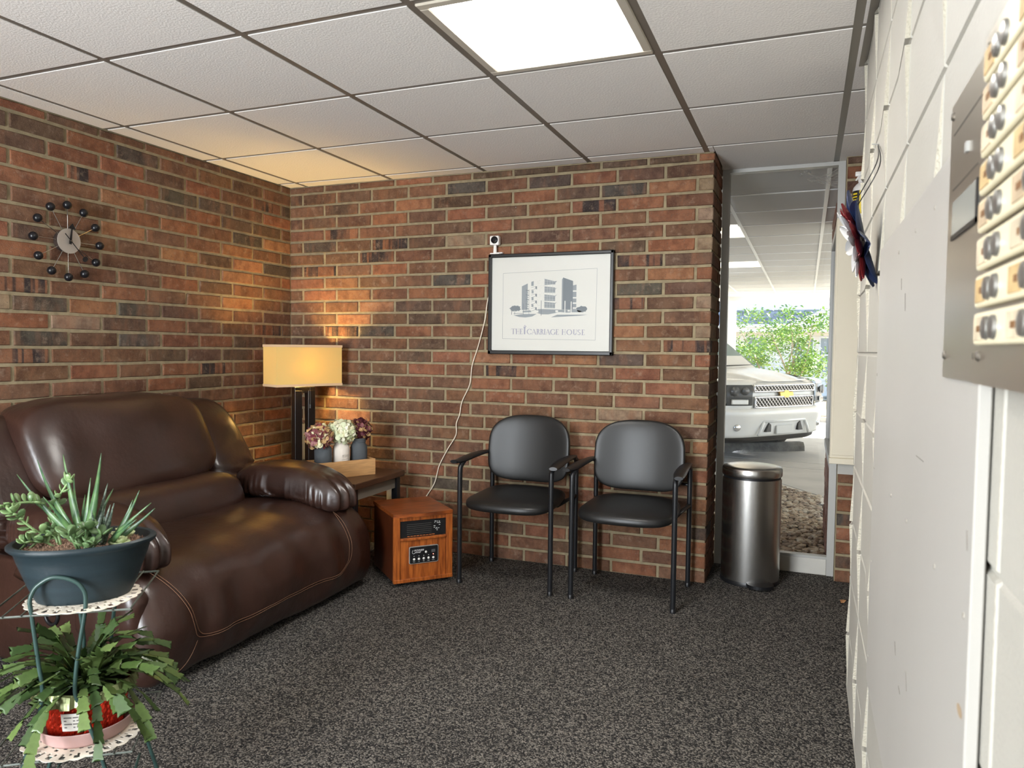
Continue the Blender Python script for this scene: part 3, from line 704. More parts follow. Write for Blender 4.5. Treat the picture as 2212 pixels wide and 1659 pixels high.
def text(body, size, loc, rot, m, parent, name, align='LEFT', shear=0, ext=.0002, sx=1):
    c = bpy.data.curves.new(name, 'FONT'); c.body = body; c.size = size; c.align_x = align; c.shear = shear; c.extrude = ext; c.resolution_u = 3
    o = bpy.data.objects.new(name, c); COL.objects.link(o); dg = bpy.context.evaluated_depsgraph_get(); me = bpy.data.meshes.new_from_object(o.evaluated_get(dg)); bpy.data.objects.remove(o)
    me.materials.clear(); me.materials.append(m); o = bpy.data.objects.new(name, me); COL.objects.link(o); o.parent = parent; o.location = loc; o.rotation_euler = rot; o.scale = (sx, 1, 1); return o
led = MB()
for i in range(9): led.box(-.083+.0165*i, -.071+.0165*i, -DP+.0085, -DP+.0115, .251, .2535)
led.build('heat_marks', M_LED, gr)
rnd = random.Random(5); gl = MB()
for i in range(16): 
    x = .055+rnd.random()*.03; z = .27+rnd.random()*.05; gl.box(x, x+.004+rnd.random()*.006, -DP+.0105, -DP+.0118, z, z+.002)
gl.build('warning_print', M_PRINT, gr)
cp = MB(); x0, x1, z0, z1 = -.076, .079, .112, .200
bm = bmesh.new(); bmesh.ops.create_cube(bm, size=1)
for v in bm.verts: v.co = Vector(((x0+x1)/2+v.co.x*(x1-x0), -DP+.0045+v.co.y*.006, (z0+z1)/2+v.co.z*(z1-z0)))
bmesh.ops.bevel(bm, geom=[e for e in bm.edges if abs(e.verts[0].co.y-e.verts[1].co.y) > .003], offset=.008, segments=4, profile=.5, affect='EDGES'); cp.bm(bm)
cpo = cp.build('control_panel', mat('silver_bezel', S(200,198,194), .3, metal=.6), ht)
bm = bmesh.new(); bmesh.ops.create_cube(bm, size=1)
for v in bm.verts: v.co = Vector(((x0+x1)/2+v.co.x*(x1-x0-.007), -DP+.001+v.co.y*.003, (z0+z1)/2+v.co.z*(z1-z0-.007)))
bmesh.ops.bevel(bm, geom=[e for e in bm.edges if abs(e.verts[0].co.y-e.verts[1].co.y) > .002], offset=.006, segments=4, profile=.5, affect='EDGES')
MB().bm(bm).build('panel_face', M_BLACK, cpo)
M_BTN = mat('white_button', S(226,224,220), .3)
for i in range(5): MB().lathe([(0, .004), (.004, .0035), (.0062, .002), (.0062, 0)], 14).build('button', M_BTN, cpo, smooth=True, loc=(-.051+.0255*i, -DP-.0005, .136), rot=(PI/2, 0, 0))
MB().lathe([(0, .003), (.004, .0026), (.006, .001), (.006, 0)], 14).build('button', M_BTN, cpo, smooth=True, loc=(.012, -DP-.0005, .168), rot=(PI/2, 0, 0))
text('POWER', .012, (-.052, -DP-.0008, .176), (PI/2, 0, 0), M_PRINT, cpo, 'brand_lettering', shear=.3, sx=1.25)
text('ZONE', .010, (-.050, -DP-.0008, .1665), (PI/2, 0, 0), M_PRINT, cpo, 'brand_lettering', shear=.3, sx=1.2)
b = MB(); b.tube([(-.053+.008*math.cos(a), -DP-.0008, .1735+.009*math.sin(a)) for a in [PI*.6+PI*1.1*i/12 for i in range(13)]], .0008, 4); b.build('brand_swoosh', M_PRINT, cpo)
for i, wd in enumerate(('Timer', 'Low', 'High', 'Mode', 'Power')): text(wd, .005, (-.051+.0255*i, -DP-.0008, .122), (PI/2, 0, 0), M_PRINT, cpo, 'button_caption', 'CENTER')
for i in range(4): MB().box(-.053+.0255*i, -.049+.0255*i, -DP-.0009, -DP-.0003, .150, .1525).build('indicator_mark', M_PRINT, cpo)
MB().lathe([(0, .002), (.002, .0015), (.0022, 0)], 10).build('indicator_light', mat('red_led', (1,.2,.15,1), .4, emis=(1,.15,.1,1), estr=4), cpo, loc=(.051, -DP-.0005, .1535), rot=(PI/2, 0, 0))
MB().box(.041, .061, -DP-.001, -DP-.0003, .163, .178).build('display', mat('display_grey', S(78,78,80), .3), cpo)
for x in (-.12, .12):
    for y in (-.15, .15): MB().lathe([(.012, -.012), (.014, -.008), (.014, .008), (.012, .012)], 14).build('caster', M_BLACK, ht, loc=(x, y, .0145), rot=(0, PI/2, 0))

# ------------------------------------------------------------------ two waiting-room chairs
def make_chair():
    ch = thing('waiting_chair', 'x', 'chair', group='black waiting-room chairs')
    hx, fy, by, r = .245, -.21, .21, .0125
    for s in (-1, 1):
        # side frame: front leg, arm tube, rear leg, one bent tube split into its two legs and the arm
        fr_ = catmull([(s*hx, fy, 0), (s*hx, fy, .30), (s*hx, fy+.001, .565), (s*(hx-.001), fy+.012, .602), (s*(hx-.002), fy+.045, .622)], 6)
        o = MB().tube(fr_, r, 12).build('leg', M_BLACKM, ch, smooth=True, angle=60)
        MB().lathe([(.0145, 0), (.0145, .018), (.013, .02)], 12, (s*hx, fy, 0)).build('foot_cap', M_BLACK, o, smooth=True, angle=40)
        bk_ = catmull([(s*hx, by, 0), (s*hx, by, .30), (s*hx, by, .575), (s*hx, by-.012, .612), (s*hx, by-.045, .628)], 6)
        o = MB().tube(bk_, r, 12).build('leg', M_BLACKM, ch, smooth=True, angle=60)
        MB().lathe([(.0145, 0), (.0145, .018), (.013, .02)], 12, (s*hx, by, 0)).build('foot_cap', M_BLACK, o, smooth=True, angle=40)
        # flared plastic arm rest that curls out and forward at its tip
        ap = catmull([(s*hx, by-.035, .632), (s*hx, .08, .636), (s*(hx+.004), -.05, .634), (s*(hx+.008), -.14, .628), (s*(hx+.014), -.20, .624), (s*(hx+.020), -.245, .626)], 6)
        n = len(ap); rr = [.013 + .011*math.sin(min(1, i/(n-1)*1.15)*PI*.85) for i in range(n)]; rr[-1] = .016
        MB().tube(ap, rr, 12, flat=(1.25, .55)).build('armrest', M_BLACK, ch, smooth=True, angle=60)
        # short bar from rear leg to seat
        MB().tube([(s*hx, by-.01, .415), (s*(hx-.02), .10, .405), (s*(hx-.03), -.02, .40)], .010, 8).build('seat_bracket', M_BLACKM, ch, smooth=True)
        MB().tube([(s*(hx-.002), by-.003, .52), (s*.205, by+.012, .52)], .008, 8).build('back_bracket', M_BLACKM, ch, smooth=True)
    def sw(q, p):
        f = max(0, -p.y); return Vector((q.x*(1 - .06*max(0, p.y)), q.y - .03*(1-p.x*p.x)*f, q.z + .010*(1-p.x*p.x)*max(0, p.z) - .012*f*f + .012*max(0, p.y)))
    MB().cushion((0, -.03, .418), (.232, .215, .030), .55, .42, sw, 56, 20).build('seat', M_VINYL, ch, smooth=True)
    def bwp(q, p):
        zt = max(0, p.z); x = q.x
        x = q.x*(1 - .22*zt**3) ; y = q.y + .05*(abs(p.x)**2) *-1 + .035 - .04*(q.z-.66)*-1
        return Vector((x, y, q.z + .0*p.x))
    MB().cushion((0, .165, .662), (.232, .026, .178), .5, .5, lambda q, p: Vector((q.x*(1-.13*max(0, p.z)**2.5), q.y - .045*p.x*p.x + .12*(q.z-.66) + .008, q.z - .012*p.x*p.x*max(0, p.z))), 64, 40).build('backrest', M_VINYL, ch, smooth=True)
    return ch
c1 = make_chair(); c2 = copy_tree(c1)
c1.location = (1.680, -.278, 0); c1['label'] = 'black padded armchair nearer the wooden heater'
c2.location = (2.278, -.282, 0); c2.rotation_euler[2] = -.012; c2['label'] = 'black padded armchair nearer the steel trash can'

# ------------------------------------------------------------------ steel trash can
tc_ = thing('trash_can', 'round brushed steel pedal trash can beside the window', 'trash can', (2.81, .166, 0))
R0 = .147
MB().lathe([(R0+.002, 0), (R0+.003, .012), (R0, .022)], 64).build('base_ring', M_BLACK, tc_, smooth=True, angle=40)
MB().lathe([(R0, .02), (R0, .545)], 72).build('body', M_STEEL, tc_, smooth=True, angle=40)
MB().lathe([(R0-.004, .543), (R0-.004, .558)], 64).build('lid_gap', M_BLACK, tc_, smooth=True, angle=40)
MB().lathe([(R0+.001, .557), (R0+.003, .562), (R0+.003, .592), (R0-.002, .600), (R0-.03, .607), (.06, .613), (0, .614)], 72).build('lid', M_STEEL, tc_, smooth=True, angle=50)
pd = MB(); n = 16; out = [(.065*math.cos(PI+PI*i/n), .055*math.sin(PI+PI*i/n)) for i in range(n+1)] + [(.065, .02), (-.065, .02)]
pd.prism(out, 'z', .010, .026); pdo = pd.build('pedal', M_BLACK, tc_, loc=(.062, -.145, 0), rot=(0, 0, .35))

# ------------------------------------------------------------------ framed print
fr = thing('picture_frame', 'black framed architectural print hanging on the brick wall', 'picture', (1.741, -.003, 1.447))
FW, FH = .360, .279
for nm, (x0, x1, z0, z1) in dict(a=(-FW, FW, FH-.019, FH), b=(-FW, FW, -FH, -FH+.022), c=(-FW, -FW+.019, -FH, FH), d=(FW-.019, FW, -FH, FH)).items():
    MB().bbox(x0, x1, -.026, 0, z0, z1, .004, 2).build('frame_rail', mat('black_frame', S(26,25,25), .35) if nm == 'a' else bpy.data.materials['black_frame'], fr)
art = MB().box(-FW+.012, FW-.012, -.012, -.002, -FH+.012, FH-.012).build('paper', mat('paper', S(206,206,200), .55), fr)
MB().box(-FW+.015, FW-.015, -.0165, -.0155, -FH+.015, FH-.015).build('frame_glass', glass_mat('picture_glass', refl=.012, rough=.05), fr)
INK = mat('grey_ink', S(138,145,150), .7); INKD = mat('dark_ink', S(116,124,130), .7); INKL = mat('light_ink', S(184,187,186), .7); PAP = mat('paper_white', S(208,208,203), .6)
# flat print, in crop units: x 330..1650 and y 360..1445 of the paper in the photograph's own frame
def AX(x, y): return ((x-990)/1320*.682, -((y - (905 - (x-990)*.012))/1075)*.517)
def ink(polys, m, name, lift=.0005):
    mb = MB()
    for p in polys: pts = [AX(*q) for q in p]; mb.add([(a, -.0120-lift, c) for a, c in pts], [tuple(range(len(pts)))])
    return mb.build(name, m, art)
def box4(x0, y0, x1, y1, s0=0, s1=0): return [(x0, y0), (x1, y0+s0), (x1, y1+s1), (x0, y1)]
bd = []
for (a, b) in (((460,552),(1508,514)), ((1508,514),(1498,1310)), ((1498,1310),(458,1310)), ((458,1310),(460,552))):
    dx, dy = b[0]-a[0], b[1]-a[1]; l = math.hypot(dx, dy); nx, ny = -dy/l*1.6, dx/l*1.6
    bd.append([(a[0]+nx, a[1]+ny), (b[0]+nx, b[1]+ny), (b[0]-nx, b[1]-ny), (a[0]-nx, a[1]-ny)])
ink(bd, INK, 'border_line')
ink([[(678,704),(745,672),(745,975),(678,975)], [(1128,632),(1142,610),(1142,970),(1128,970)]], INK, 'building_drawing')
ink([[(1142,610),(1250,650),(1250,970),(1142,970)]], INKD, 'building_drawing')
fl_ = []
for y in (622, 706, 798, 880): fl_.append([(935,y),(1055,y+30),(1055,y+62),(935,y+72)] if y < 700 else [(935,y),(1055,y+16),(1055,y+76),(935,y+72)])
ink(fl_, INK, 'building_drawing')
ln_ = []
for x in (965, 995, 1025): ln_.append(box4(x, 625, x+2.5, 960))
for y in (645, 680, 730, 768, 818, 850, 905, 940): ln_.append(box4(935, y, 1055, y+2.5, 6, 6))
ink(ln_, INKL, 'building_drawing', .0009)
ink([[(1055,648),(1075,650),(1055,668)], [(1055,735),(1075,722),(1055,745)], [(1055,812),(1075,800),(1055,822)], [(1055,895),(1075,885),(1055,905)]], INK, 'building_drawing')
bal = []
for y in (705, 790, 868, 945): bal += [[(785,y+15),(835,y),(850,y),(850,y+38),(838,y+28),(785,y+45)]]
ink(bal, INKD, 'building_drawing'); ink([[(785,y+18),(833,y+4),(833,y+26),(785,y+42)] for y in (705,790,868,945)], PAP, 'building_drawing', .0009)
ink([box4(785, 655, 812, 700, -10, 0), box4(790, 750, 812, 785), box4(790, 830, 812, 865), box4(790, 910, 812, 940)], INK, 'building_drawing')
st_ = []
for i in range(9): st_.append([(725+i%2*18, 745+i*26), (762-i%2*10, 752+i*26), (758, 760+i*26), (725+i%2*18, 753+i*26)])
ink(st_ + [box4(728, 740, 731, 980), box4(760, 740, 763, 1030), box4(897, 868, 903, 1040), box4(695, 900, 699, 1030)], INKD, 'building_drawing', .0007)
sp_ = []
rnd = random.Random(2)
for i in range(60):
    x = 840+rnd.random()*85; y = 610+rnd.random()*330+ (930-x)*.35; sp_.append(box4(x, y, x+8+rnd.random()*10, y+2, -2, -2))
ink(sp_, INKL, 'building_drawing')
ink([[(1250,700),(1288,690),(1288,970),(1250,970)]], INK, 'building_drawing'); ink([box4(1250, y, 1288, y+16) for y in (755, 830, 890, 945)], PAP, 'building_drawing', .0009)
ink([box4(1160, 872, 1170, 1010), box4(1228, 880, 1238, 1010)], PAP, 'building_drawing', .0009)
ink([[(838,980),(870,965),(935,965),(1140,972),(1285,972),(1340,985),(1370,1000),(1250,1000),(1180,1005),(1120,998),(1090,1000),(1055,1010),(980,1025),(905,1025),(850,1008)], [(690,985),(780,980),(790,1000),(690,1005)]], INK, 'building_drawing')
ink([box4(1060, 978, 1090, 1000), box4(1195, 975, 1220, 992), box4(820, 980, 870, 1005)], PAP, 'building_drawing', .0009)
def blob(cx, cy, w, h, seed):
    r = random.Random(seed); return [(cx+w*math.cos(a)*r.uniform(.8,1.1), cy+h*math.sin(a)*r.uniform(.75,1.1)) for a in [2*PI*i/22 for i in range(22)]]
ink([blob(605, 958, 66, 38, 1), blob(1350, 965, 62, 36, 4), box4(560, 985, 566, 1030), box4(596, 990, 601, 1028)], INKD, 'tree_drawing')
ink([[(585,1038),(700,1022),(850,1020),(800,1050),(720,1062),(650,1056)], [(1010,1058),(1080,1028),(1410,1026),(1330,1038),(1150,1050)], [(585,1015),(700,1012),(700,1018),(585,1022)]], INK, 'ground_drawing')
# lettering with thick stems, hairlines and serifs
LET = {}
def lett(mb, ch, x, y, h):
    """x left, y base (crop units, y downwards); returns advance"""
    T, t, sf = h*.15, h*.045, h*.12
    def Q(pts): pp = [AX(x+a, y-b) for a, b in pts]; mb.add([(u, -.0127, w) for u, w in pp], [tuple(range(len(pp)))])
    def stem(a, w=T, y0=0, y1=h): Q([(a, y0), (a+w, y0), (a+w, y1), (a, y1)])
    def serif(a, w, yb): Q([(a-sf*.7, yb), (a+w+sf*.7, yb), (a+w+sf*.7, yb+t), (a-sf*.7, yb+t)])
    def bar(a, b, yb): Q([(a, yb), (b, yb), (b, yb+t), (a, yb+t)])
    def arc(cx, cy, rx, ry, a0, a1, wt, wb):
        n = 18
        for i in range(n):
            p = []
            for k in (i, i+1):
                a = a0+(a1-a0)*k/n; w = (wt*abs(math.cos(a)) + wb*abs(math.sin(a)))
                p.append((a, w))
            (a, w), (c, v) = p
            Q([(cx+(rx)*math.cos(a), cy+(ry)*math.sin(a)), (cx+rx*math.cos(c), cy+ry*math.sin(c)), (cx+(rx-v)*math.cos(c), cy+(ry-v)*math.sin(c)), (cx+(rx-w)*math.cos(a), cy+(ry-w)*math.sin(a))])
    if ch == 'T': w = h*.85; stem(w/2-T/2); bar(0, w, h-t); serif(w/2-T/2, T, 0); Q([(0,h),(t,h),(t,h*.75),(0,h*.78)]); Q([(w,h),(w-t,h),(w-t,h*.75),(w,h*.78)]); return w
    if ch == 'H': stem(sf); stem(h*.62, t); [serif(sf, T, q) for q in (0, h-t)]; [serif(h*.62, t, q) for q in (0, h-t)]; bar(sf+T, h*.62, h*.5); return h*.62+t+sf
    if ch == 'E': stem(sf); serif(sf, T*.6, 0); serif(sf, T*.6, h-t); bar(sf, h*.58, 0); bar(sf, h*.56, h-t); bar(sf+T, h*.45, h*.5); Q([(h*.58,0),(h*.58,h*.25),(h*.58-t,h*.2),(h*.58-t,0)]); Q([(h*.56,h),(h*.56,h*.78),(h*.56-t,h*.8),(h*.56-t,h)]); return h*.62
    if ch in 'CGO':
        r = h*.5
        if ch == 'O': arc(r, r, r, r*1.02, 0, 2*PI, T, t*.8); return 2*r
        arc(r, r, r, r*1.02, PI*.22, PI*1.78, T, t*.8)
        if ch == 'G': stem(2*r-T*1.3, T*.8, h*.08, h*.42); serif(2*r-T*1.3, T*.8, h*.42)
        else: Q([(2*r-T*1.2, h*.95), (2*r-T*.9, h*.95), (2*r-T*.9, h*.68), (2*r-T*1.2, h*.8)])
        return 2*r-T*.4
    if ch == 'A': w = h*.78; Q([(0,0),(t,0),(w/2+t*.5,h),(w/2-t*.5,h)]); Q([(w-T,0),(w,0),(w/2+t*.4,h),(w/2-T*.7,h)]); bar(w*.2, w*.75, h*.3); serif(0, t, 0); serif(w-T, T, 0); return w
    if ch == 'R': stem(sf); serif(sf, T, 0); bar(0, h*.3, h-t); arc(h*.3, h*.76, h*.25, h*.25, -PI/2, PI/2, T, t); bar(sf, h*.3, h*.51); Q([(h*.33,h*.53),(h*.33+T*.8,h*.53),(h*.68,0),(h*.68-T,0)]); return h*.66
    if ch == 'I': stem(sf); serif(sf, T, 0); serif(sf, T, h-t); return sf*2+T
    if ch == 'U': stem(sf, T, h*.3); stem(h*.62, t, h*.3); serif(sf, T, h-t); serif(h*.62, t, h-t); arc((sf+h*.62+t)/2, h*.3, (h*.62+t-sf)/2, h*.3, PI, 2*PI, T, t); return h*.72
    if ch == 'S': arc(h*.28, h*.75, h*.26, h*.25, PI*.15, PI*1.5, T*.8, t); arc(h*.28, h*.26, h*.28, h*.26, -PI*.85, PI*.5, T*.8, t); return h*.56
    return h*.4
mb = MB()
for word, xa, xb in (('THE', 558, 695), ('CARRIAGE', 740, 1102), ('HOUSE', 1130, 1385)):
    tmp = MB(); adv = [lett(tmp, c, 0, 1255, 62) for c in word]; gap = ((xb-xa) - sum(adv))/(len(word)-1); x = xa
    for c, a in zip(word, adv): lett(mb, c, x, 1255, 62); x += a+gap
mb.build('title_lettering', mat('title_ink', S(150,150,168), .7), art)
ink([box4(708, 1190, 722, 1255), [(698,1172),(734,1160),(736,1166),(720,1176),(702,1178)], [(706,1160),(716,1148),(728,1156)], [(704,1192),(728,1186),(724,1176),(708,1178)]], bpy.data.materials['title_ink'], 'lantern_drawing', .0008)

# ------------------------------------------------------------------ webcam on the frame + its cord
wc = thing('security_camera', 'small white security camera standing on the picture frame corner', 'camera', (1.425, -.022, 1.7262))
M_WP = mat('white_plastic', S(232,228,224), .35)
bs = MB(); bs.bbox(-.03, .028, -.02, .016, 0, .007, .003, 2); bs.bbox(.006, .042, -.012, .014, .003, .010, .002, 1); bs.build('base', M_WP, wc, smooth=True, angle=40)
MB().tube([(-.006, 0, .005), (-.006, 0, .055)], [.011, .009], 12).build('neck', M_WP, wc, smooth=True, angle=50)
MB().bbox(-.033, .022, -.018, .016, .050, .102, .006, 3).build('head', M_WP, wc, smooth=True, angle=40)
MB().lathe([(0, .006), (.010, .006), (.011, .009), (.018, .008), (.0205, .004), (.0205, 0)], 24).build('lens', mat('lens_black', S(16,17,22), .12), wc, smooth=True, angle=40, loc=(-.003, -.018, .078), rot=(PI/2, 0, 0))
cord = [[1.415,1.60],[1.373,1.473],[1.357,1.364],[1.318,1.219],[1.279,1.1],[1.265,.993],[1.216,.89],[1.202,.817],[1.181,.762],[1.179,.695],[1.126,.61],[1.075,.517],[1.06,.469],[1.039,.399],[.985,.317],[.92,.22],[.85,.18]]
cd = MB(); cd.tube(catmull([(x, -.008 if z > 1.5 else -.013, z) for x, z in cord], 5), .0032, 6)
tag(cd.build('power_cord', mat('cream_cable', S(226,214,196), .5), smooth=True), 'thin white power cord hanging down the brick wall from the picture', 'cord')
nl = MB(); nl.tube([(0, .002, 0), (0, -.012, -.002)], .0022, 6); tag(nl.build('wall_nail', M_ALU, loc=(1.536, 0, 1.985)), 'small nail in the brick wall above the picture', 'nail')

# ------------------------------------------------------------------ ball clock on the left wall
ck = thing('ball_clock', 'starburst wall clock with black balls on thin spokes', 'clock', (0, -1.549, 1.650))
def cx_(mb, name, m, parent=None, **k): return mb.build(name, m, parent or ck, smooth=True, angle=45, **k)
c0 = MB(); c0.tube([(.002, 0, 0), (.030, 0, 0)], .045, 32); cx_(c0, 'clock_case', mat('clock_case', S(60,50,46), .5))
c0 = MB(); c0.tube([(.038, 0, 0), (.043, 0, 0)], .054, 48); dial = cx_(c0, 'dial', mat('dial_steel', S(196,188,178), .38, metal=.6))
M_BALL = mat('black_ball', S(20,20,24), .28)
for i in range(12):
    a = 2*PI*i/12; u = Vector((0, math.sin(a), math.cos(a)))
    s_ = cx_(MB().tube([Vector((.034, 0, 0)) + u*.03, Vector((.034, 0, 0)) + u*.142], .0015, 6), 'spoke', M_STEELH)
    MB().sphere(Vector((.034, 0, 0)) + u*.157, (.017, .0185, .0185), 20, 14).build('ball', M_BALL, ck, smooth=True)
def flat(pts, x0, x1): return MB().prism(pts, 'x', x0, x1)
def rot2(pts, a): return [(y*math.cos(a)+z*math.sin(a), -y*math.sin(a)+z*math.cos(a)) for y, z in pts]
ha = math.radians(8); mh = math.radians(137)
flat(rot2([(-.006, -.014), (.006, -.014), (.003, .058), (-.003, .058)], ha), .050, .0515).build('hour_hand', M_BLACK, ck)
flat(rot2([(-.017, .054), (.017, .054), (0, .078)], ha), .0495, .052).build('hour_hand_tip', M_BLACK, ck)
flat(rot2([(-.0018, -.04), (.0018, -.04), (.0018, .088), (-.0018, .088)], mh), .053, .0545).build('minute_hand', M_BLACK, ck)
flat(rot2([(.014*math.cos(t), .098+.011*math.sin(t)) for t in [2*PI*i/18 for i in range(18)]], mh), .0525, .055).build('minute_hand_tip', M_BLACK, ck)
cx_(MB().tube([(.043, 0, 0), (.058, 0, 0)], .0035, 12), 'hub', M_STEELH)
# ------------------------------------------------------------------ right wall: board, intercom, flower
bdr = thing('wall_board', 'large smooth painted access board screwed to the white block wall', 'board', (X_R-.002, -2.508, .935))
MB().bbox(-.012, 0, -.547, .545, -.501, .5, .0015, 1).build('board_sheet', M_BOARD, bdr)
M_SCREW = mat('painted_screw', S(150,144,134), .6)
scr = MB().lathe([(0, .0014), (.0028, .0012), (.0036, 0)], 10).build('screw', M_SCREW, bdr, loc=(-.012, .162, .447), rot=(0, -PI/2, 0))
for y, z in ((-2.567,1.388),(-2.358,.939),(-2.583,.94),(-2.851,.942),(-3.03,.942),(-2.0,.938),(-2.0,.722),(-2.0,.5),(-1.99,1.15),(-2.75,1.39)):
    inst(scr, 'screw', bdr, (-.012, y+2.508, z-.935), (0, -PI/2, 0))

M_SCUFF = mat('scuff', S(112,106,98), .7)
for (ya, za), (yb, zb) in (((-2.49, .716), (-2.505, .698)), ((-2.635, .724), (-2.65, .700)), ((-2.556, .668), (-2.578, .664)), ((-2.66, 1.052), (-2.73, 1.053)), ((-3.03, 1.027), (-3.035, 1.008)), ((-2.40, 1.33), (-2.405, 1.31)), ((-2.46, 1.30), (-2.468, 1.27))):
    MB().tube([(-.0121, ya+2.508, za-.935), (-.0121, yb+2.508, zb-.935)], .0007, 4).build('scuff_mark', M_SCUFF, bdr)
st_ = MB(); st_.lathe([(0, 0), (.008, 0), (.0081, .0002)], 14, sx=.7, sy=1.6); st_.build('rust_stain', mat('rust_stain', S(168,146,118), .6), bdr, loc=(-.0122, -3.028+2.508, .845-.935), rot=(0, -PI/2, 0))

M_PLATE = mat('intercom_plate', S(196,190,178), .28, metal=.9, bump=.02, bscale=40, stretch=(1,8,.3))
ic = thing('intercom_panel', 'stainless steel entry intercom with rows of name slots and buttons', 'intercom', (X_R-.014, -3.08, 1.327))
MB().box(-.004, .0, .0, .201, -.154, .153).build('speaker_plate', M_PLATE, ic)
MB().box(-.010, .0, -.42, -.001, -.154, .153).build('directory_plate', M_PLATE, ic)
M_GROOVE = mat('engraved_line', S(86,80,72), .5); M_CREAM = mat('cream_plastic', S(226,216,186), .4); M_CARD = [mat('name_card_%s' % n, S(*c), .6, var=.3, vscale=40) for n, c in (('tan', (206,182,150)), ('buff', (218,202,174)), ('gold', (204,174,124)))]
def sl(parent, y0, y1, z, name='engraved_line', t=.0012): return MB().box(-.0046, -.0038, y0, y1, z, z+t).build(name, M_GROOVE, parent)
sl(ic, .02, .181, .116); sl(ic, .042, .176, .054)
w_ = MB(); w_.box(-.006, -.0038, .036, .042, 0-.002, .040); w_.box(-.006, -.0038, .036, .170, -.002, .003); w_.build('notice_window_trim', M_BLACK, ic)
MB().box(-.0052, -.004, .042, .17, .003, .040).build('notice_window', mat('notice_card', S(150,152,146), .25), ic)
MB().box(-.007, -.004, .092, .102, .078, .088).build('push_button', M_ALU, ic)
scr2 = MB().lathe([(0, .003), (.003, .0028), (.0045, .001), (.0045, 0)], 12).build('screw', mat('steel_screw', S(140,134,126), .35, metal=.9), ic, loc=(-.004, .187, -.129), rot=(0, -PI/2, 0))
for y, z, n in ((.022,-.129,-.004),(-.023,-.129,-.010),(.187,.139,-.004),(.022,.139,-.004),(-.022,.139,-.010)): inst(scr2, 'screw', ic, (n, y, z), (0, -PI/2, 0))
M_CALLB = mat('call_button_steel', S(150,148,144), .35, metal=.8)
for k in range(8):
    z = -.1195 + .0322*k
    r_ = MB()
    r_.bbox(-.016, -.010, -.32, -.030, z, z+.0275, .0015, 1); ro = r_.build('name_strip', M_CREAM, ic)
    for j in range(2):
        y = -.036 - .112*j
        MB().box(-.0172, -.0155, y-.034, y, z+.004, z+.0235).build('name_card', M_CARD[(k*2+j*3+(k == 0)) % 3], ro)
        MB().box(-.0178, -.0168, y-.026, y-.014-.004*(k % 3), z+.011, z+.016).build('name_lettering', mat('card_ink_%d%d' % (k, j), S(120,84,50), .7), ro)
        for yy in (y-.045, y-.070): MB().lathe([(0, .0045), (.006, .004), (.0092, .003), (.0098, 0)], 18).build('call_button', M_CALLB, ro, smooth=True, angle=60, loc=(-.016, yy, z+.0137), rot=(0, -PI/2, 0))

fw = thing('metal_flower', 'painted metal flower of blue, red and white petals hung by wire', 'wall decoration', (3.188, -1.76, 1.49))
NRM = Vector((-.96, 0, -.28)).normalized(); UPV = Vector((-.28, 0, .96)).normalized(); SDV = UPV.cross(NRM).normalized()
def petal(L_, W_, cup, base, lift):
    mb = MB(); nu, nv = 8, 6; vs = []
    for i in range(nu+1):
        t = i/nu; w = W_*math.sin(PI*min(1, (t*.86+.10)))**.8
        for k in range(nv+1):
            s = k/nv*2-1; vs.append((s*w/2, L_*t+base, lift + cup*t*t + .25*W_*(s*s)*math.sin(PI*t*.9)))
    fs = [(i*(nv+1)+k, i*(nv+1)+k+1, (i+1)*(nv+1)+k+1, (i+1)*(nv+1)+k) for i in range(nu) for k in range(nv)]
    mb.add(vs, fs); o = mb.build('petal', M_WHITE); md = o.data; bpy.data.objects.remove(o); return md
M_PB = mat('petal_navy', S(34,46,78), .35, metal=.3); M_PR = mat('petal_maroon', S(112,34,36), .35, metal=.3); M_PW = mat('petal_silver', S(214,214,214), .3, metal=.4)
base_m = Matrix((SDV, UPV, NRM)).transposed().to_4x4()
for n, L_, W_, cup, lift, mm, off in ((7, .118, .070, .004, 0, M_PB, 0), (8, .092, .05, .020, .010, M_PR, .39), (8, .074, .042, .022, .020, M_PW, .1)):
    pm = petal(L_, W_, cup, .014, lift); pm.materials.clear(); pm.materials.append(mm)
    for i in range(n):
        o = inst(pm, 'petal', fw); o.matrix_local = base_m @ Matrix.Rotation(2*PI*i/n+off, 4, 'Z')
        sd = o.modifiers.new('thick', 'SOLIDIFY'); sd.thickness = .0012
MB().sphere(NRM*.022, .014, 14, 10).build('flower_centre', M_PW, fw, smooth=True)
wi = MB(); wi.tube(catmull([Vector((3.219, -1.64, 1.755))-Vector(fw.location), (.014, -.085, .17), UPV*.095+SDV*.03], 6), .0014, 6); wi.tube(catmull([Vector((3.219, -1.64, 1.755))-Vector(fw.location), (.02, -.095, .16), UPV*.08+SDV*.062], 6), .0014, 6)
wi.tube([UPV*.088+SDV*.062+Vector((0,.006*math.cos(a),.008*math.sin(a))) for a in [2*PI*i/12 for i in range(12)]], .0014, 6, closed=True)
wi.build('hanging_wire', M_BLACKM, fw, smooth=True)
nl = MB(); nl.tube([(0, 0, 0), (-.018, 0, .003)], .002, 6); tag(nl.build('wall_nail', M_ALU, loc=(X_R, -1.64, 1.755)), 'nail in the block wall holding the metal flower', 'nail')

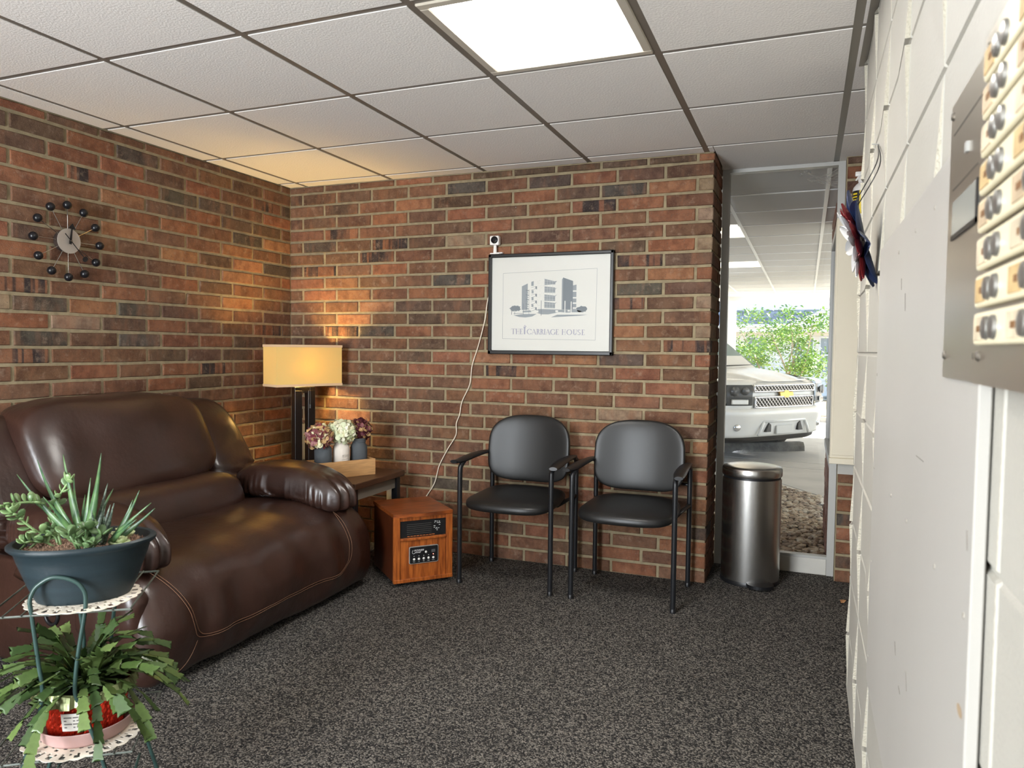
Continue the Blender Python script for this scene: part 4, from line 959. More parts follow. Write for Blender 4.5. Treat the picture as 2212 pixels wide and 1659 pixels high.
# ------------------------------------------------------------------ beige cabinet on the pier and the bottle on it
cb = thing('wall_cabinet', 'tall narrow beige cabinet fixed to the brick pier by the window', 'cabinet', (3.34, .255, .634))
M_BEIGE = mat('beige_enamel', S(216,207,186), .42, var=.03, vscale=5)
MB().bbox(-.160, .16, -.052, .055, .03, 1.236, .003, 1).build('cabinet_body', M_BEIGE, cb)
MB().bbox(-.150, .155, -.056, -.052, .045, 1.20, .0015, 1).build('cabinet_door', M_BEIGE, cb)
MB().bbox(-.163, .163, -.058, .055, 0, .030, .002, 1).build('bottom_trim', M_BEIGE, cb)
MB().box(-.118, .16, .045, .0555, -.065, 0).build('mounting_board', M_FRAMEP, cb)
bt = thing('spray_bottle', 'white bottle with a yellow and black label on the beige cabinet', 'bottle', (3.288, .235, 1.870))
MB().lathe([(0, 0), (.036, 0), (.040, .005), (.040, .135), (.036, .150), (.024, .165), (.015, .172), (.0145, .185)], 28).build('bottle_body', M_WP, bt, smooth=True, angle=50)
MB().lathe([(.0165, .178), (.0165, .20), (.012, .204)], 18).build('bottle_cap', M_WP, bt, smooth=True, angle=50)
hd = MB(); hd.bbox(-.03, .02, -.010, .010, .205, .228, .004, 2); hd.tube([(-.012, 0, .207), (-.026, 0, .185)], .004, 8); hd.build('spray_head', M_WP, bt, smooth=True, angle=40)
lb_ = MB(); lb_.lathe([(.0405, .015), (.0405, .130)], 28); lo = lb_.build('label', mat('label_black', S(34,30,30), .4), bt, smooth=True, angle=50)
ym = MB()
for z0, z1, a0, a1 in ((.020,.028,200,235),(.034,.040,200,235),(.020,.040,200,206),(.070,.076,198,240),(.082,.088,198,240),(.07,.10,198,204),(.096,.102,198,240),(.110,.118,205,240),(.015,.130,255,300)):
    n = 6
    for i in range(n):
        A0, A1 = math.radians(a0+(a1-a0)*i/n), math.radians(a0+(a1-a0)*(i+1)/n); r = .0409
        ym.add([(r*math.cos(A0), r*math.sin(A0), z0), (r*math.cos(A1), r*math.sin(A1), z0), (r*math.cos(A1), r*math.sin(A1), z1), (r*math.cos(A0), r*math.sin(A0), z1)], [(0,1,2,3)])
ym.build('label_lettering', mat('label_yellow', S(228,200,40), .45), lo)
lf = MB(); lf.add([(0,0,.002),(.02,.012,.010),(.045,.004,.006),(.03,-.014,.012),(.01,-.012,.004)], [(0,1,2),(0,2,3),(0,3,4)]); lfo = tag(lf.build('dry_leaf', mat('dry_leaf', S(178,130,86), .8), loc=(3.242, -.05, .002), rot=(0, 0, 1.2)), 'tiny dry leaf on the carpet at the end of the block wall', 'leaf')

# ------------------------------------------------------------------ plant stand
PSX, PSY, PSA = 1.4265, -2.60, math.radians(35.8)
ps = thing('plant_stand', 'dark green two-tier wire plant stand in the foreground', 'plant stand', (PSX, PSY, 0), PSA)
M_GRN = mat('green_enamel_wire', S(44,66,62), .32); M_WIRE = mat('aged_wire', S(92,98,90), .45, var=.3, vscale=40)
archpts = [(-.078,.249),(-.056,.327),(-.037,.396),(-.037,.443),(-.042,.483),(-.054,.596),(-.057,.627),(-.05,.649),(-.04,.662),(-.018,.676),(.003,.677),(.026,.67),(.042,.659),(.053,.64),(.055,.618),(.052,.587),(.037,.494),(.03,.423),(.034,.394),(.044,.369),(.073,.285),(.089,.227)]
full = [(-.175,.006),(-.162,.004),(-.148,.018),(-.112,.13)] + archpts + [(.115,.13),(.148,.018),(.162,.004),(.175,.006)]
for y in (-.147, .147):
    MB().tube(catmull([(x, y, z) for x, z in full], 4), .0048, 8).build('arch_leg', M_GRN, ps, smooth=True)
for zt, y0, y1, hw in ((.595, -.15, .146, .147), (.268, -.165, .14, .15)):
    sh_ = MB(); sh_.tube([(-hw, y0, zt), (hw, y0, zt), (hw, y1, zt), (-hw, y1, zt)], .0026, 6, closed=True); so = sh_.build('shelf_frame', M_WIRE, ps)
    for i in range(1, 8):
        x = -hw + 2*hw*i/8; MB().tube([(x, y0-.006, zt+.002), (x, y1+.002, zt+.002)], .0018, 6).build('shelf_wire', M_WIRE, so)
for x in (-.10, .10): MB().tube(catmull([(x*.95, -.147, .10), (x, 0, .085), (x*.95, .147, .10)], 5), .0035, 6).build('brace', M_GRN, ps, smooth=True)

def doily(name, label, loc, R, rz):
    mb = MB(); nr, na = 14, 120; thk = .0012; rc = random.Random(int(R*1000))
    for i in range(nr):
        r0, r1 = R*i/nr, R*(i+1)/nr
        for k in range(na):
            a0, a1 = 2*PI*k/na, 2*PI*(k+1)/na
            hole = (i in (8, 9) and k % 4 in (1, 2) and (k//4 + i) % 2 == 0) or (i == 11 and k % 3 == 1) or (i == 12 and k % 5 in (1, 2)) or (i == 6 and k % 5 == 2)
            if hole: continue
            sc1 = lambda a, r: r*(1 + (.045*abs(math.sin(a*12)) if r > R*.9 else 0))
            wav = lambda a, r: .0008 + .004*max(0, r/R-.75)*math.sin(a*5)
            P = [(sc1(a, r)*math.cos(a), sc1(a, r)*math.sin(a), wav(a, r)) for r, a in ((r0, a0), (r1, a0), (r1, a1), (r0, a1))]
            mb.add(P, [(0,1,2,3)] if i else [(0,1,2)])
    o = mb.build(name, M_LACE, loc=loc, rot=(0, 0, rz)); md = o.modifiers.new('thick', 'SOLIDIFY'); md.thickness = thk; return tag(o, label, 'doily')
M_LACE = mat('lace', S(226,216,200), .85)
doily('lace_doily', 'scalloped white lace doily under the dark green oval planter', (1.48, -2.63, .6005), .118, 0)
doily('lace_doily', 'scalloped white lace doily under the red foil flowerpot', (1.48, -2.635, .2735), .125, .4)

# oval planter
BX, BY, BA = 1.475, -2.625, math.radians(48)
bw_ = thing('oval_planter', 'dark green oval plastic planter on the top tier of the plant stand', 'planter', (BX, BY, .603), BA)
prof = [(0, .004), (.092, .004), (.098, 0), (.104, .010), (.118, .045), (.136, .095), (.143, .118), (.150, .122), (.156, .128), (.156, .134), (.150, .138), (.142, .136), (.138, .122), (.132, .118), (0, .118)]
M_POT = mat('slate_green_plastic', S(32,46,52), .42, var=.3, vscale=6, stretch=(.4,.4,6), bump=.35, bscale=300, bdist=.0012)
MB().lathe(prof, 64, sy=.72).build('planter_body', M_POT, bw_, smooth=True, angle=50)
M_SOIL = mat('gravel_soil', S(96,70,56), .9, col2=S(172,140,118), vscale=120, bump=1, bscale=160, bdist=.006)
so_ = MB(); n = 40
vs = []; fs = []
rs = random.Random(9)
for i in range(13):
    for k in range(n):
        a = 2*PI*k/n; r = .138*i/12; vs.append((r*math.cos(a), r*math.sin(a)*.72, .1185 + rs.uniform(-.002, .003) + .006*(1-i/12)))
for i in range(12):
    for k in range(n): fs.append((i*n+k, i*n+(k+1) % n, (i+1)*n+(k+1) % n, (i+1)*n+k))
so_.add(vs, fs); 
soil = so_.build('soil', M_SOIL, bw_, smooth=True)
pb = MB()
for i in range(520):
    a = rs.random()*2*PI; r = .134*math.sqrt(rs.random()); s = rs.uniform(.0014, .003); x, y, z = r*math.cos(a), r*math.sin(a)*.72, .122+.006*(1-r/.138)
    pb.add([(x-s,y,z),(x,y-s,z),(x+s,y,z),(x,y+s,z),(x,y,z+s*1.2)], [(0,1,4),(1,2,4),(2,3,4),(3,0,4)])
po = pb.build('pebbles', mat('pebble', S(150,118,98), .9, var=.5, vscale=60), bw_); po['kind'] = 'stuff'

def blade(base, tip, w, sag, m, parent, org, thick=.35, name='leaf'):
    """tapering, channelled succulent leaf from base to tip, arched by sag"""
    b, t = Vector(base)-org, Vector(tip)-org; ax = t-b; L_ = ax.length
    side = ax.cross(F_ if abs(ax.normalized().dot(F_)) < .9 else Vector((0,0,1))).normalized(); up = side.cross(ax).normalized()
    if up.z < 0: up = -up
    mb = MB(); n = 10; sec = 7; vs = []
    for i in range(n+1):
        s = i/n; c = b + ax*s + up*sag*math.sin(PI*s)*L_; ww = w*((1-s)**.75)*(1+.35*math.sin(PI*min(1, s*1.6))) + .0006
        for k in range(sec):
            a = 2*PI*k/sec; vs.append(c + side*math.cos(a)*ww + up*(math.sin(a)*ww*thick - .18*ww*(math.cos(a)**2)*-1))
    fs = [(i*sec+k, i*sec+(k+1) % sec, (i+1)*sec+(k+1) % sec, (i+1)*sec+k) for i in range(n) for k in range(sec)] + [tuple(range(sec))[::-1], tuple(range(n*sec, n*sec+sec))]
    mb.add(vs, fs); return mb.build(name, m, parent, smooth=True)
M_ALOE = mat('aloe_leaf', S(48,78,54), .35, col2=S(82,112,66), vscale=35, stretch=(1,1,1), bump=.1, bscale=200)
M_ALOED = mat('spotted_aloe_leaf', S(40,54,46), .45, col2=S(98,112,96), vscale=160, detail=2)
M_JADE = mat('jade_leaf', S(92,118,76), .32, var=.25, vscale=40); M_JADEL = mat('pale_jade_leaf', S(124,150,100), .35, var=.2, vscale=40)
o1 = Vector((1.474, -2.628, .722))
al = thing('aloe_plant', 'tall spiky green aloe in the middle of the oval planter', 'plant', o1)
for i, (tip, base, w, sag) in enumerate((((1.327,-2.68,.89),(1.466,-2.632,.735),.0085,.05),((1.323,-2.627,.918),(1.469,-2.63,.735),.0095,.06),((1.4,-2.617,.934),(1.474,-2.628,.735),.0105,.02),((1.538,-2.626,.947),(1.481,-2.625,.735),.0125,.03),((1.425,-2.58,.832),(1.477,-2.627,.735),.008,.04),((1.379,-2.574,.872),(1.474,-2.628,.735),.009,.04),((1.443,-2.70,.85),(1.463,-2.633,.735),.009,.03),((1.37,-2.69,.845),(1.463,-2.64,.735),.010,.08),((1.502,-2.565,.85),(1.485,-2.62,.735),.009,.03),((1.47,-2.60,.88),(1.475,-2.62,.735),.008,.02))):
    blade(base, tip, w*.8, sag, M_ALOE, al, o1)
o2 = Vector((1.512, -2.612, .722))
a2 = thing('spotted_aloe_plant', 'dark speckled short-leaved aloe beside the tall aloe', 'plant', o2)
for tip, base, w, sag in (((1.502,-2.58,.866),(1.50,-2.617,.728),.009,.02),((1.518,-2.587,.817),(1.513,-2.612,.728),.008,.02),((1.481,-2.569,.814),(1.508,-2.61,.728),.008,.03),((1.492,-2.554,.811),(1.515,-2.608,.728),.008,.02),((1.53,-2.647,.816),(1.505,-2.62,.728),.008,.03),((1.55,-2.63,.80),(1.515,-2.615,.728),.007,.03),((1.545,-2.60,.825),(1.518,-2.61,.728),.008,.02)):
    blade(base, tip, w*.85, sag, M_ALOED, a2, o2)
o3 = Vector((1.538, -2.603, .722))
a3 = thing('slender_aloe_plant', 'slender curving green aloe at the right of the oval planter', 'plant', o3)
for tip, base, w, sag in (((1.598,-2.574,.856),(1.54,-2.603,.728),.007,-.07),((1.658,-2.595,.835),(1.536,-2.606,.728),.008,-.12),((1.62,-2.55,.81),(1.54,-2.602,.728),.007,-.1),((1.56,-2.56,.827),(1.538,-2.6,.728),.006,-.05),((1.64,-2.62,.80),(1.538,-2.606,.728),.007,-.1)):
    blade(base, tip, w*.85, sag, M_ALOE, a3, o3)
def oval_leaf(m, L_=.03, W_=.019):
    mb = MB(); mb.sphere((0, L_/2, 0), (W_/2, L_/2, .0034), 10, 8); mb.v = [(x*(.55+.9*min(1, y/L_)*(1-.35*max(0, y/L_-.6))), y, z + 2.2*(y/L_)*(y/L_)*.0025) for x, y, z in mb.v]
    o = mb.build('leaf', m, smooth=True); d = o.data; bpy.data.objects.remove(o); return d
JL, JLP = oval_leaf(M_JADE), oval_leaf(M_JADEL)
rj = random.Random(21)
def leaf_at(parent, me, p, d, sc_=1.0, roll=None):
    d = Vector(d).normalized(); q = d.to_track_quat('Y', 'Z'); o = inst(me, 'leaf', parent); o.matrix_local = Matrix.Translation(p) @ q.to_matrix().to_4x4() @ Matrix.Rotation(roll if roll is not None else rj.uniform(-.6, .6), 4, 'Y') @ Matrix.Diagonal((sc_, sc_, sc_, 1)); return o
o4 = Vector((1.537, -2.672, .722))
jd = thing('jade_plant', 'small round-leaved jade plant at the front of the oval planter', 'plant', o4)
stm = MB()
for i in range(7):
    a = 2*PI*i/7+.3; r = .012+.012*(i % 2); top = Vector((r*math.cos(a)*1.6, r*math.sin(a)*1.6, .022+.016*(i % 3)))
    stm.tube([(r*.4*math.cos(a), r*.4*math.sin(a), -.002), top], .0028, 6)
    for k in range(5):
        b_ = a + k*1.256; leaf_at(jd, JL, top + Vector((0, 0, -.004*(k % 2))), (math.cos(b_), math.sin(b_), .35+.5*(k % 2)), rj.uniform(.8, 1.15))
stm.build('stem', M_JADE, jd, smooth=True)
o5 = Vector((1.425, -2.65, .722))
jt = thing('trailing_jade_plant', 'trailing jade stems with rounded leaves hanging over the left rim', 'plant', o5)
s1 = [(1.43,-2.648,.72),(1.417,-2.651,.762),(1.391,-2.659,.817),(1.39,-2.691,.831),(1.376,-2.718,.832),(1.363,-2.745,.827)]
s2 = [(1.425,-2.652,.72),(1.412,-2.654,.748),(1.404,-2.689,.764),(1.391,-2.714,.794),(1.392,-2.734,.815)]
s3 = [(1.42,-2.645,.72),(1.395,-2.640,.77),(1.40,-2.63,.83),(1.42,-2.62,.868)]
s4 = [(1.42,-2.655,.72),(1.40,-2.672,.735),(1.385,-2.70,.738)]
for st_i, s_ in enumerate((s1, s2, s3, s4)):
    pts = catmull([Vector(p)-o5 for p in s_], 6); MB().tube(pts, .003, 6).build('stem', M_JADEL, jt, smooth=True)
    for k in range(4, len(pts), 2):
        t = (pts[min(k+1, len(pts)-1)]-pts[k-1]).normalized()
        for sg in (1, -1):
            sdv = t.cross(Vector((rj.uniform(-1,1), rj.uniform(-1,1), rj.uniform(-.3,1)))).normalized()*sg
            leaf_at(jt, JLP if (k+st_i) % 3 else JL, pts[k], sdv*.9 + t*.45 + Vector((0,0,.15)), rj.uniform(.6, .95))
    for k in range(4):
        a = k*PI/2; leaf_at(jt, JLP, pts[-1], t + Vector((math.cos(a)*.8, math.sin(a)*.8, .3)), .8)
o6 = Vector((1.566, -2.602, .724))
rz_ = thing('rosette_succulent', 'pale green rosette succulent near the right rim of the planter', 'plant', o6)
PLF = oval_leaf(mat('rosette_leaf', S(196,208,158), .45, var=.15, vscale=50), .024, .016)
for ring_, n, el, s_ in ((0, 9, .18, 1.0), (1, 8, .55, .85), (2, 6, 1.1, .6)):
    for k in range(n):
        a = 2*PI*k/n + ring_*.35; leaf_at(rz_, PLF, (0, 0, .004+.004*ring_), (math.cos(a), math.sin(a), el), s_, 0)
o7 = Vector((1.525, -2.56, .722))
r2_ = thing('rosette_succulent', 'pale rosette succulent behind the aloe leaves in the planter', 'plant', o7)
for ring_, n, el, s_ in ((0, 9, .3, 1.3), (1, 7, .8, 1.05), (2, 5, 1.4, .8)):
    for k in range(n):
        a = 2*PI*k/n + ring_*.35; leaf_at(r2_, PLF, (0, 0, .008+.006*ring_), (math.cos(a), math.sin(a), el), s_, 0)

# red foil pot with saucer, christmas cactus
CXP, CYP = 1.475, -2.625
sc_o = MB(); sc_o.lathe([(0, 0), (.088, 0), (.096, .008), (.102, .034), (.104, .036), (.102, .037), (.098, .034), (.092, .010), (.0, .006)], 56)
tag(sc_o.build('pot_saucer', mat('pink_clear_plastic', S(226,186,180), .25, trans=.35, ior=1.2), smooth=True, loc=(CXP, CYP, .2755)), 'clear plastic saucer under the red foil flowerpot', 'saucer')
fp = thing('foil_flowerpot', 'flowerpot wrapped in crinkled red foil with a white sticker', 'flowerpot', (CXP, CYP, .283))
fo_ = MB(); na, nz_ = 120, 14; vs = []; fs = []; rf = random.Random(6); ph = [rf.uniform(-1, 1) for _ in range(na)]
for i in range(nz_+1):
    z = .115*i/nz_; r = .078+.016*i/nz_
    for k in range(na):
        a = 2*PI*k/na; rr = r + .0032*ph[k]*(.35+.65*i/nz_) + .0016*math.sin(z*260+k*1.7); vs.append((rr*math.cos(a), rr*math.sin(a), z))
fs = [(i*na+k, i*na+(k+1) % na, (i+1)*na+(k+1) % na, (i+1)*na+k) for i in range(nz_) for k in range(na)]
fo_.add(vs, fs); foo = fo_.build('foil_wrap', mat('red_foil', S(220,58,34), .26, metal=.7, var=.3, vscale=30), fp)
fl2 = MB(); vs = []; fs = []
for i in range(5):
    for k in range(na):
        a = 2*PI*k/na; r = .094 + .0045*i*(1 if k % 7 < 5 else .6); z = .112 + .010*i - .0035*i*i + .004*math.sin(a*5+i); vs.append((r*math.cos(a)+.001*ph[k]*i, r*math.sin(a), z))
fs = [(i*na+k, i*na+(k+1) % na, (i+1)*na+(k+1) % na, (i+1)*na+k) for i in range(4) for k in range(na)]
fl2.add(vs, fs); fl2.build('foil_rim', mat('green_foil', S(124,130,88), .3, metal=.4), fp)
MB().lathe([(0, .100), (.085, .100), (.088, .104)], 40).build('potting_soil', mat('dark_soil', S(44,34,28), .95, bump=1, bscale=120), fp, smooth=True)
lab_a = math.radians(-55)
st = MB(); n = 6; z0_, z1_ = .035, .078
for i in range(n):
    A0 = lab_a + (i/n-.5)*.52; A1 = lab_a + ((i+1)/n-.5)*.52; f = lambda A, z: ((.0815+.016*z/.115)*math.cos(A)*1.055, (.0815+.016*z/.115)*math.sin(A)*1.055, z)
    st.add([f(A0, z0_), f(A1, z0_), f(A1, z1_), f(A0, z1_)], [(0,1,2,3)])
sto = st.build('sticker', mat('sticker_paper', S(222,218,210), .6), fp)
sk = MB()
for r in range(4):
    for (b0, b1) in ((-.2, -.02), (.0, .12), (.14, .2)) if r % 2 else ((-.2, .05), (.08, .2)):
        z = .043+.008*r; f = lambda A, z: ((.0815+.016*z/.115)*math.cos(A)*1.06, (.0815+.016*z/.115)*math.sin(A)*1.06, z)
        sk.add([f(lab_a+b0, z), f(lab_a+b1, z), f(lab_a+b1, z+.003), f(lab_a+b0, z+.003)], [(0,1,2,3)])
sk.build('sticker_print', mat('sticker_ink', S(110,106,104), .7), sto)

cc = thing('christmas_cactus', 'bushy green christmas cactus with flat toothed stems spilling from the red pot', 'plant', (CXP, CYP, .385))
def seg_mesh(m, sd):
    r = random.Random(sd); L_ = .045; half = []
    for t, w in ((0, .003), (.18, .0085), (.40, .0130), (.50, .0115), (.70, .0145), (.79, .0120), (.92, .0135), (1.08, .0160), (.98, .006)): half.append((w*.84*r.uniform(.9, 1.1), t*L_))
    mb = MB(); out = half + [(-w, t) for w, t in half[::-1]]; n = len(out)
    mid = [(0, t) for w, t in half]
    for zz, sgn in ((.0012, 1), (-.0012, -1)):
        vs = [(w, t, zz*.4 + .06*abs(w)) for w, t in half] + [(0, t, zz) for w, t in half] + [(-w, t, zz*.4 + .06*abs(w)) for w, t in half]; h = len(half)
        fs = [(i, i+1, h+i+1, h+i) for i in range(h-1)] + [(h+i, h+i+1, 2*h+i+1, 2*h+i) for i in range(h-1)]
        mb.add(vs, fs)
    o = mb.build('stem_segment', m, smooth=True); d = o.data; bpy.data.objects.remove(o); return d
SEG = [seg_mesh(mat('cactus_green_%d' % i, S(*c), .3, var=.3, vscale=45), i) for i, c in enumerate(((80,102,54), (62,84,46), (98,118,66)))]
rc_ = random.Random(12); cnt = 0; rest = MB()
for i in range(84):
    a = 2*PI*i/84*3.0 + rc_.uniform(-.2, .2); tier = i % 3
    el = (.55, .95, 1.3)[tier] + rc_.uniform(-.2, .2); p = Vector((math.cos(a)*.035*rc_.random(), math.sin(a)*.035*rc_.random(), 0)); d = Vector((math.cos(a)*math.cos(el), math.sin(a)*math.cos(el), math.sin(el)))
    ns = (6, 5, 5)[tier] + rc_.randint(-1, 0)
    for k in range(ns):
        me = SEG[rc_.randrange(3)]; q = d.to_track_quat('Y', 'Z'); s_ = rc_.uniform(.85, 1.15)
        mt_ = Matrix.Translation(p) @ q.to_matrix().to_4x4() @ Matrix.Rotation(rc_.uniform(-.7, .7), 4, 'Y') @ Matrix.Diagonal((s_, s_, s_, 1)); back = p.dot(Vector((-.585, .811, 0))) > .02 and k < 3
        if cnt < 300 and not back: o = inst(me, 'stem_segment', cc); o.matrix_local = mt_; cnt += 1
        else: rest.add([mt_ @ v.co for v in me.vertices], [tuple(pl_.vertices) for pl_ in me.polygons])
        p = p + d*.0415*s_; d = (d + Vector((math.cos(a)*.10, math.sin(a)*.10, -.40)) + Vector((rc_.uniform(-.16,.16), rc_.uniform(-.16,.16), rc_.uniform(-.1,.1)))).normalized()
        if p.z < -.11: break

if rest.f: ro_ = rest.build('inner_stem_segments', bpy.data.materials['cactus_green_1'], cc, smooth=True); ro_['kind'] = 'stuff'
# ------------------------------------------------------------------ outside the window
GZ = -.22
M_CONC = mat('concrete', S(192,188,180), .85, var=.15, vscale=2.5, bump=.2, bscale=80)
M_CONCL = mat('concrete_joint', S(206,202,194), .85)
gd = struct(MB().box(-25, 30, .46, 60, GZ-.3, GZ-.02).build('ground', mat('sunlit_ground', S(190,182,166), .9, var=.1, vscale=.6)))
drive = struct(MB().box(-8, 12, 3.6, 12.3, GZ-.018, GZ-.006).build('driveway', M_CONCL))
def quad_slab(pts): 
    mb = MB(); mb.prism(pts, 'z', GZ-.006, GZ); return mb.build('concrete_slab', M_CONC, drive)
# slabs with pale joints between them; the gravel bed's edge runs diagonally
quad_slab([(1.2, 5.42), (2.80, 4.58), (3.6, 3.72), (3.6, 5.0), (1.2, 5.15)] if False else [(-3, 6.2), (2.82, 4.60), (3.25, 3.95), (4.5, 3.7), (4.5, 5.55), (-3, 6.35)])
quad_slab([(-3, 6.42), (4.5, 5.62), (4.5, 6.05), (-3, 7.0)])
quad_slab([(-3, 7.06), (4.5, 6.11), (4.5, 12.2), (-3, 12.2)])
quad_slab([(4.56, 3.7), (9, 3.7), (9, 12.2), (4.56, 12.2)])
bed = struct(MB().box(-3, 3.26, .46, 4.55, GZ-.03, GZ-.012).build('gravel_bed', mat('gravel_dirt', S(96,84,72), .95, var=.4, vscale=40)))
gv = MB(); rg = random.Random(31)
ico = bmesh.new(); bmesh.ops.create_icosphere(ico, subdivisions=1, radius=1); IV = [v.co.copy() for v in ico.verts]; IF = [[v.index for v in f.verts] for f in ico.faces]; ico.free()
y = .5
while y < 4.6:
    x = 1.9
    while x < 3.22:
        if y < 4.45 - max(0, x-2.8)*1.3:
            s = rg.uniform(.016, .033); sx, sy, sz = s*rg.uniform(.9, 1.5), s*rg.uniform(.8, 1.2), s*rg.uniform(.45, .75); a = rg.random()*PI; ca, sa = math.cos(a), math.sin(a)
            cx, cy, cz = x+rg.uniform(-.015, .015), y+rg.uniform(-.015, .015), GZ+rg.uniform(-.012, .012); gv.cm = rg.randrange(3)
            gv.add([(cx+(v.x*sx*ca-v.y*sy*sa), cy+(v.x*sx*sa+v.y*sy*ca), cz+v.z*sz) for v in [w*rg.uniform(.85, 1.1) for w in IV]], IF)
        x += .036
    y += .036
go = gv.build('gravel', [mat('pebble_%d' % i, S(*c), .85, var=.2, vscale=30) for i, c in enumerate(((178,158,134), (150,132,114), (196,182,160)))]); go['kind'] = 'stuff'; tag(go, 'tan river gravel bed outside the tall window', 'gravel')

# canopy with the same lay-in ceiling, white tees and two warm light panels
canopy = struct(MB().box(-6, 9, .46, 10.9, H+.03, H+.25).build('canopy_roof', M_WHITE))
M_CT = mat('canopy_tile', S(206,206,204), .85, bump=.2, bscale=120); M_CTEE = mat('canopy_tee', S(236,238,240), .4)
_tm.clear()
def ctile(x0, x1, y0, y1):
    k = ('c', round(x1-x0, 3), round(y1-y0, 3))
    if k not in _tm:
        o = MB().box(-(x1-x0)/2, (x1-x0)/2, -(y1-y0)/2, (y1-y0)/2, 0, .014).build('canopy_tile', M_CT); _tm[k] = o.data; bpy.data.objects.remove(o)
    inst(_tm[k], 'canopy_tile', canopy, ((x0+x1)/2, (y0+y1)/2, H+.004))
CY = [.53 + .6096*i for i in range(17)]; CX = [1.32 + .6096*i for i in range(5)]
M_CL = mat('canopy_light_panel', S(250,235,200), .4, emis=(1, .86, .62, 1), estr=2.2)
for j in range(16):
    for i in range(4):
        x0, x1, y0, y1 = CX[i]+.012, CX[i+1]-.012, CY[j]+.012, CY[j+1]-.012
        if (i, j) in ((1, 3), (1, 7)):
            t_ = thing('canopy_light', 'warm light panel in the canopy ceiling %s' % ('nearer the window' if j == 3 else 'farther from the window'), 'light', ((x0+x1)/2, (y0+y1)/2, H), group='canopy lights')
            MB().box(-.29, .29, -.29, .29, .002, .01).build('light_panel', M_CL, t_); continue
        ctile(x0, x1, y0, y1)
for x in CX: MB().box(x-.012, x+.012, .47, 10.3, H, H+.02).build('canopy_tee', M_CTEE, canopy)
for y in CY: MB().box(CX[0], CX[-1], y-.012, y+.012, H+.0005, H+.02).build('canopy_tee', M_CTEE, canopy)
MB().box(-6, 9, 10.75, 10.9, H-.05, H+.35).build('canopy_fascia', M_CTEE, canopy)
cp_ = thing('canopy_post', 'white square canopy post by the white car', 'post', (1.72, 10.75, GZ))
MB().bbox(-.075, .075, -.075, .075, 0, H-GZ-.05, .006, 1).build('post_shaft', M_CTEE, cp_); MB().bbox(-.10, .10, -.10, .10, 0, .06, .004, 1).build('post_base', M_CTEE, cp_)

# exterior brick wall to the right with a metal-framed window
we = struct(MB().box(3.226, 3.45, .46, 2.5, GZ, H+.03).build('wall_exterior', M_MORTAR))
eb = MB(); re_ = random.Random(8)
for k in range(-3, 30):
    st = .12 if k % 2 else 0; y = .47+st
    while y < 2.5:
        y1 = min(y+.24, 2.497); z0, z1 = CZ(k)+JT, CZ(k+1)-JT
        if not (y < 1.75 and y1 > .47 and .53 < z1 and z0 < 1.96 and y1 < 1.8): eb.box(3.216+re_.uniform(-.003, .003), 3.24, y, y1, z0, z1)
        y = y1+.012
ebo = eb.build('exterior_bricks', M_BRICK, we); ebo['kind'] = 'stuff'; ebo.color = (.23,.10,.07,1)
w3 = MB()
w3.box(3.196, 3.23, .50, .54, .56, 1.93); w3.box(3.196, 3.23, 1.70, 1.74, .56, 1.93); w3.box(3.196, 3.23, .5, 1.74, 1.89, 1.93); w3.box(3.190, 3.23, .5, 1.74, .55, .60)
w3o = struct(w3.build('window_3', M_ALU)); MB().box(3.212, 3.218, .54, 1.70, .60, 1.89).build('pane', mat('dark_glass', S(40,46,50), .08), w3o)

# wheel stop
ws = thing('wheel_stop', 'weathered grey concrete wheel stop in front of the white car', 'wheel stop', (2.35, 7.10, GZ), math.atan2(.651, 1.002))
wsm = MB(); wsm.prism([(-.09, 0), (.09, 0), (.085, .07), (.055, .125), (-.055, .125), (-.085, .07)], 'x', -1.0, .80); wsm.v = [(x, y, z) for x, y, z in wsm.v]
wsm.build('stop_block', mat('weathered_concrete', S(120,116,108), .9, var=.45, vscale=9, bump=.8, bscale=50, bdist=.01), ws)

# ---- white SUV, local -y is forward, origin at the front centre on the ground
car = thing('suv', 'white SUV with chrome mesh grille parked facing the window', 'car', (2.82, 6.25, GZ), math.radians(54))
M_CARW = mat('white_car_paint', S(226,226,222), .22, coat=.6); M_CHROME = mat('chrome', S(220,222,226), .08, metal=1); M_CDARK = mat('car_black', S(20,21,24), .4); M_CGREY = mat('lamp_housing', S(92,96,100), .25, metal=.4)
bow = lambda x: .05*x*x + .20*max(0, abs(x)-.62)**1.6*3.2       # how far the nose curves back
def front_strip(mb, zs, offs, x0=-1.0, x1=1.0, n=40):
    vs = []; m_ = len(zs)
    for i in range(n+1):
        x = x0+(x1-x0)*i/n
        for z, o in zip(zs, offs): vs.append((x*(1-.0*z), bow(x)+o, z))
    mb.add(vs, [(i*m_+k, (i+1)*m_+k, (i+1)*m_+k+1, i*m_+k+1) for i in range(n) for k in range(m_-1)])
# bumper
b = MB(); front_strip(b, [.33,.345,.38,.45,.52,.60,.66,.70,.715], [.10,.05,.035,.02,.0,-.035,-.04,-.02,.03]); b.build('bumper', M_CARW, car, smooth=True)
b = MB(); front_strip(b, [.26,.28,.34], [.16,.12,.10], -.92, .92); b.build('air_dam', M_CDARK, car, smooth=True)
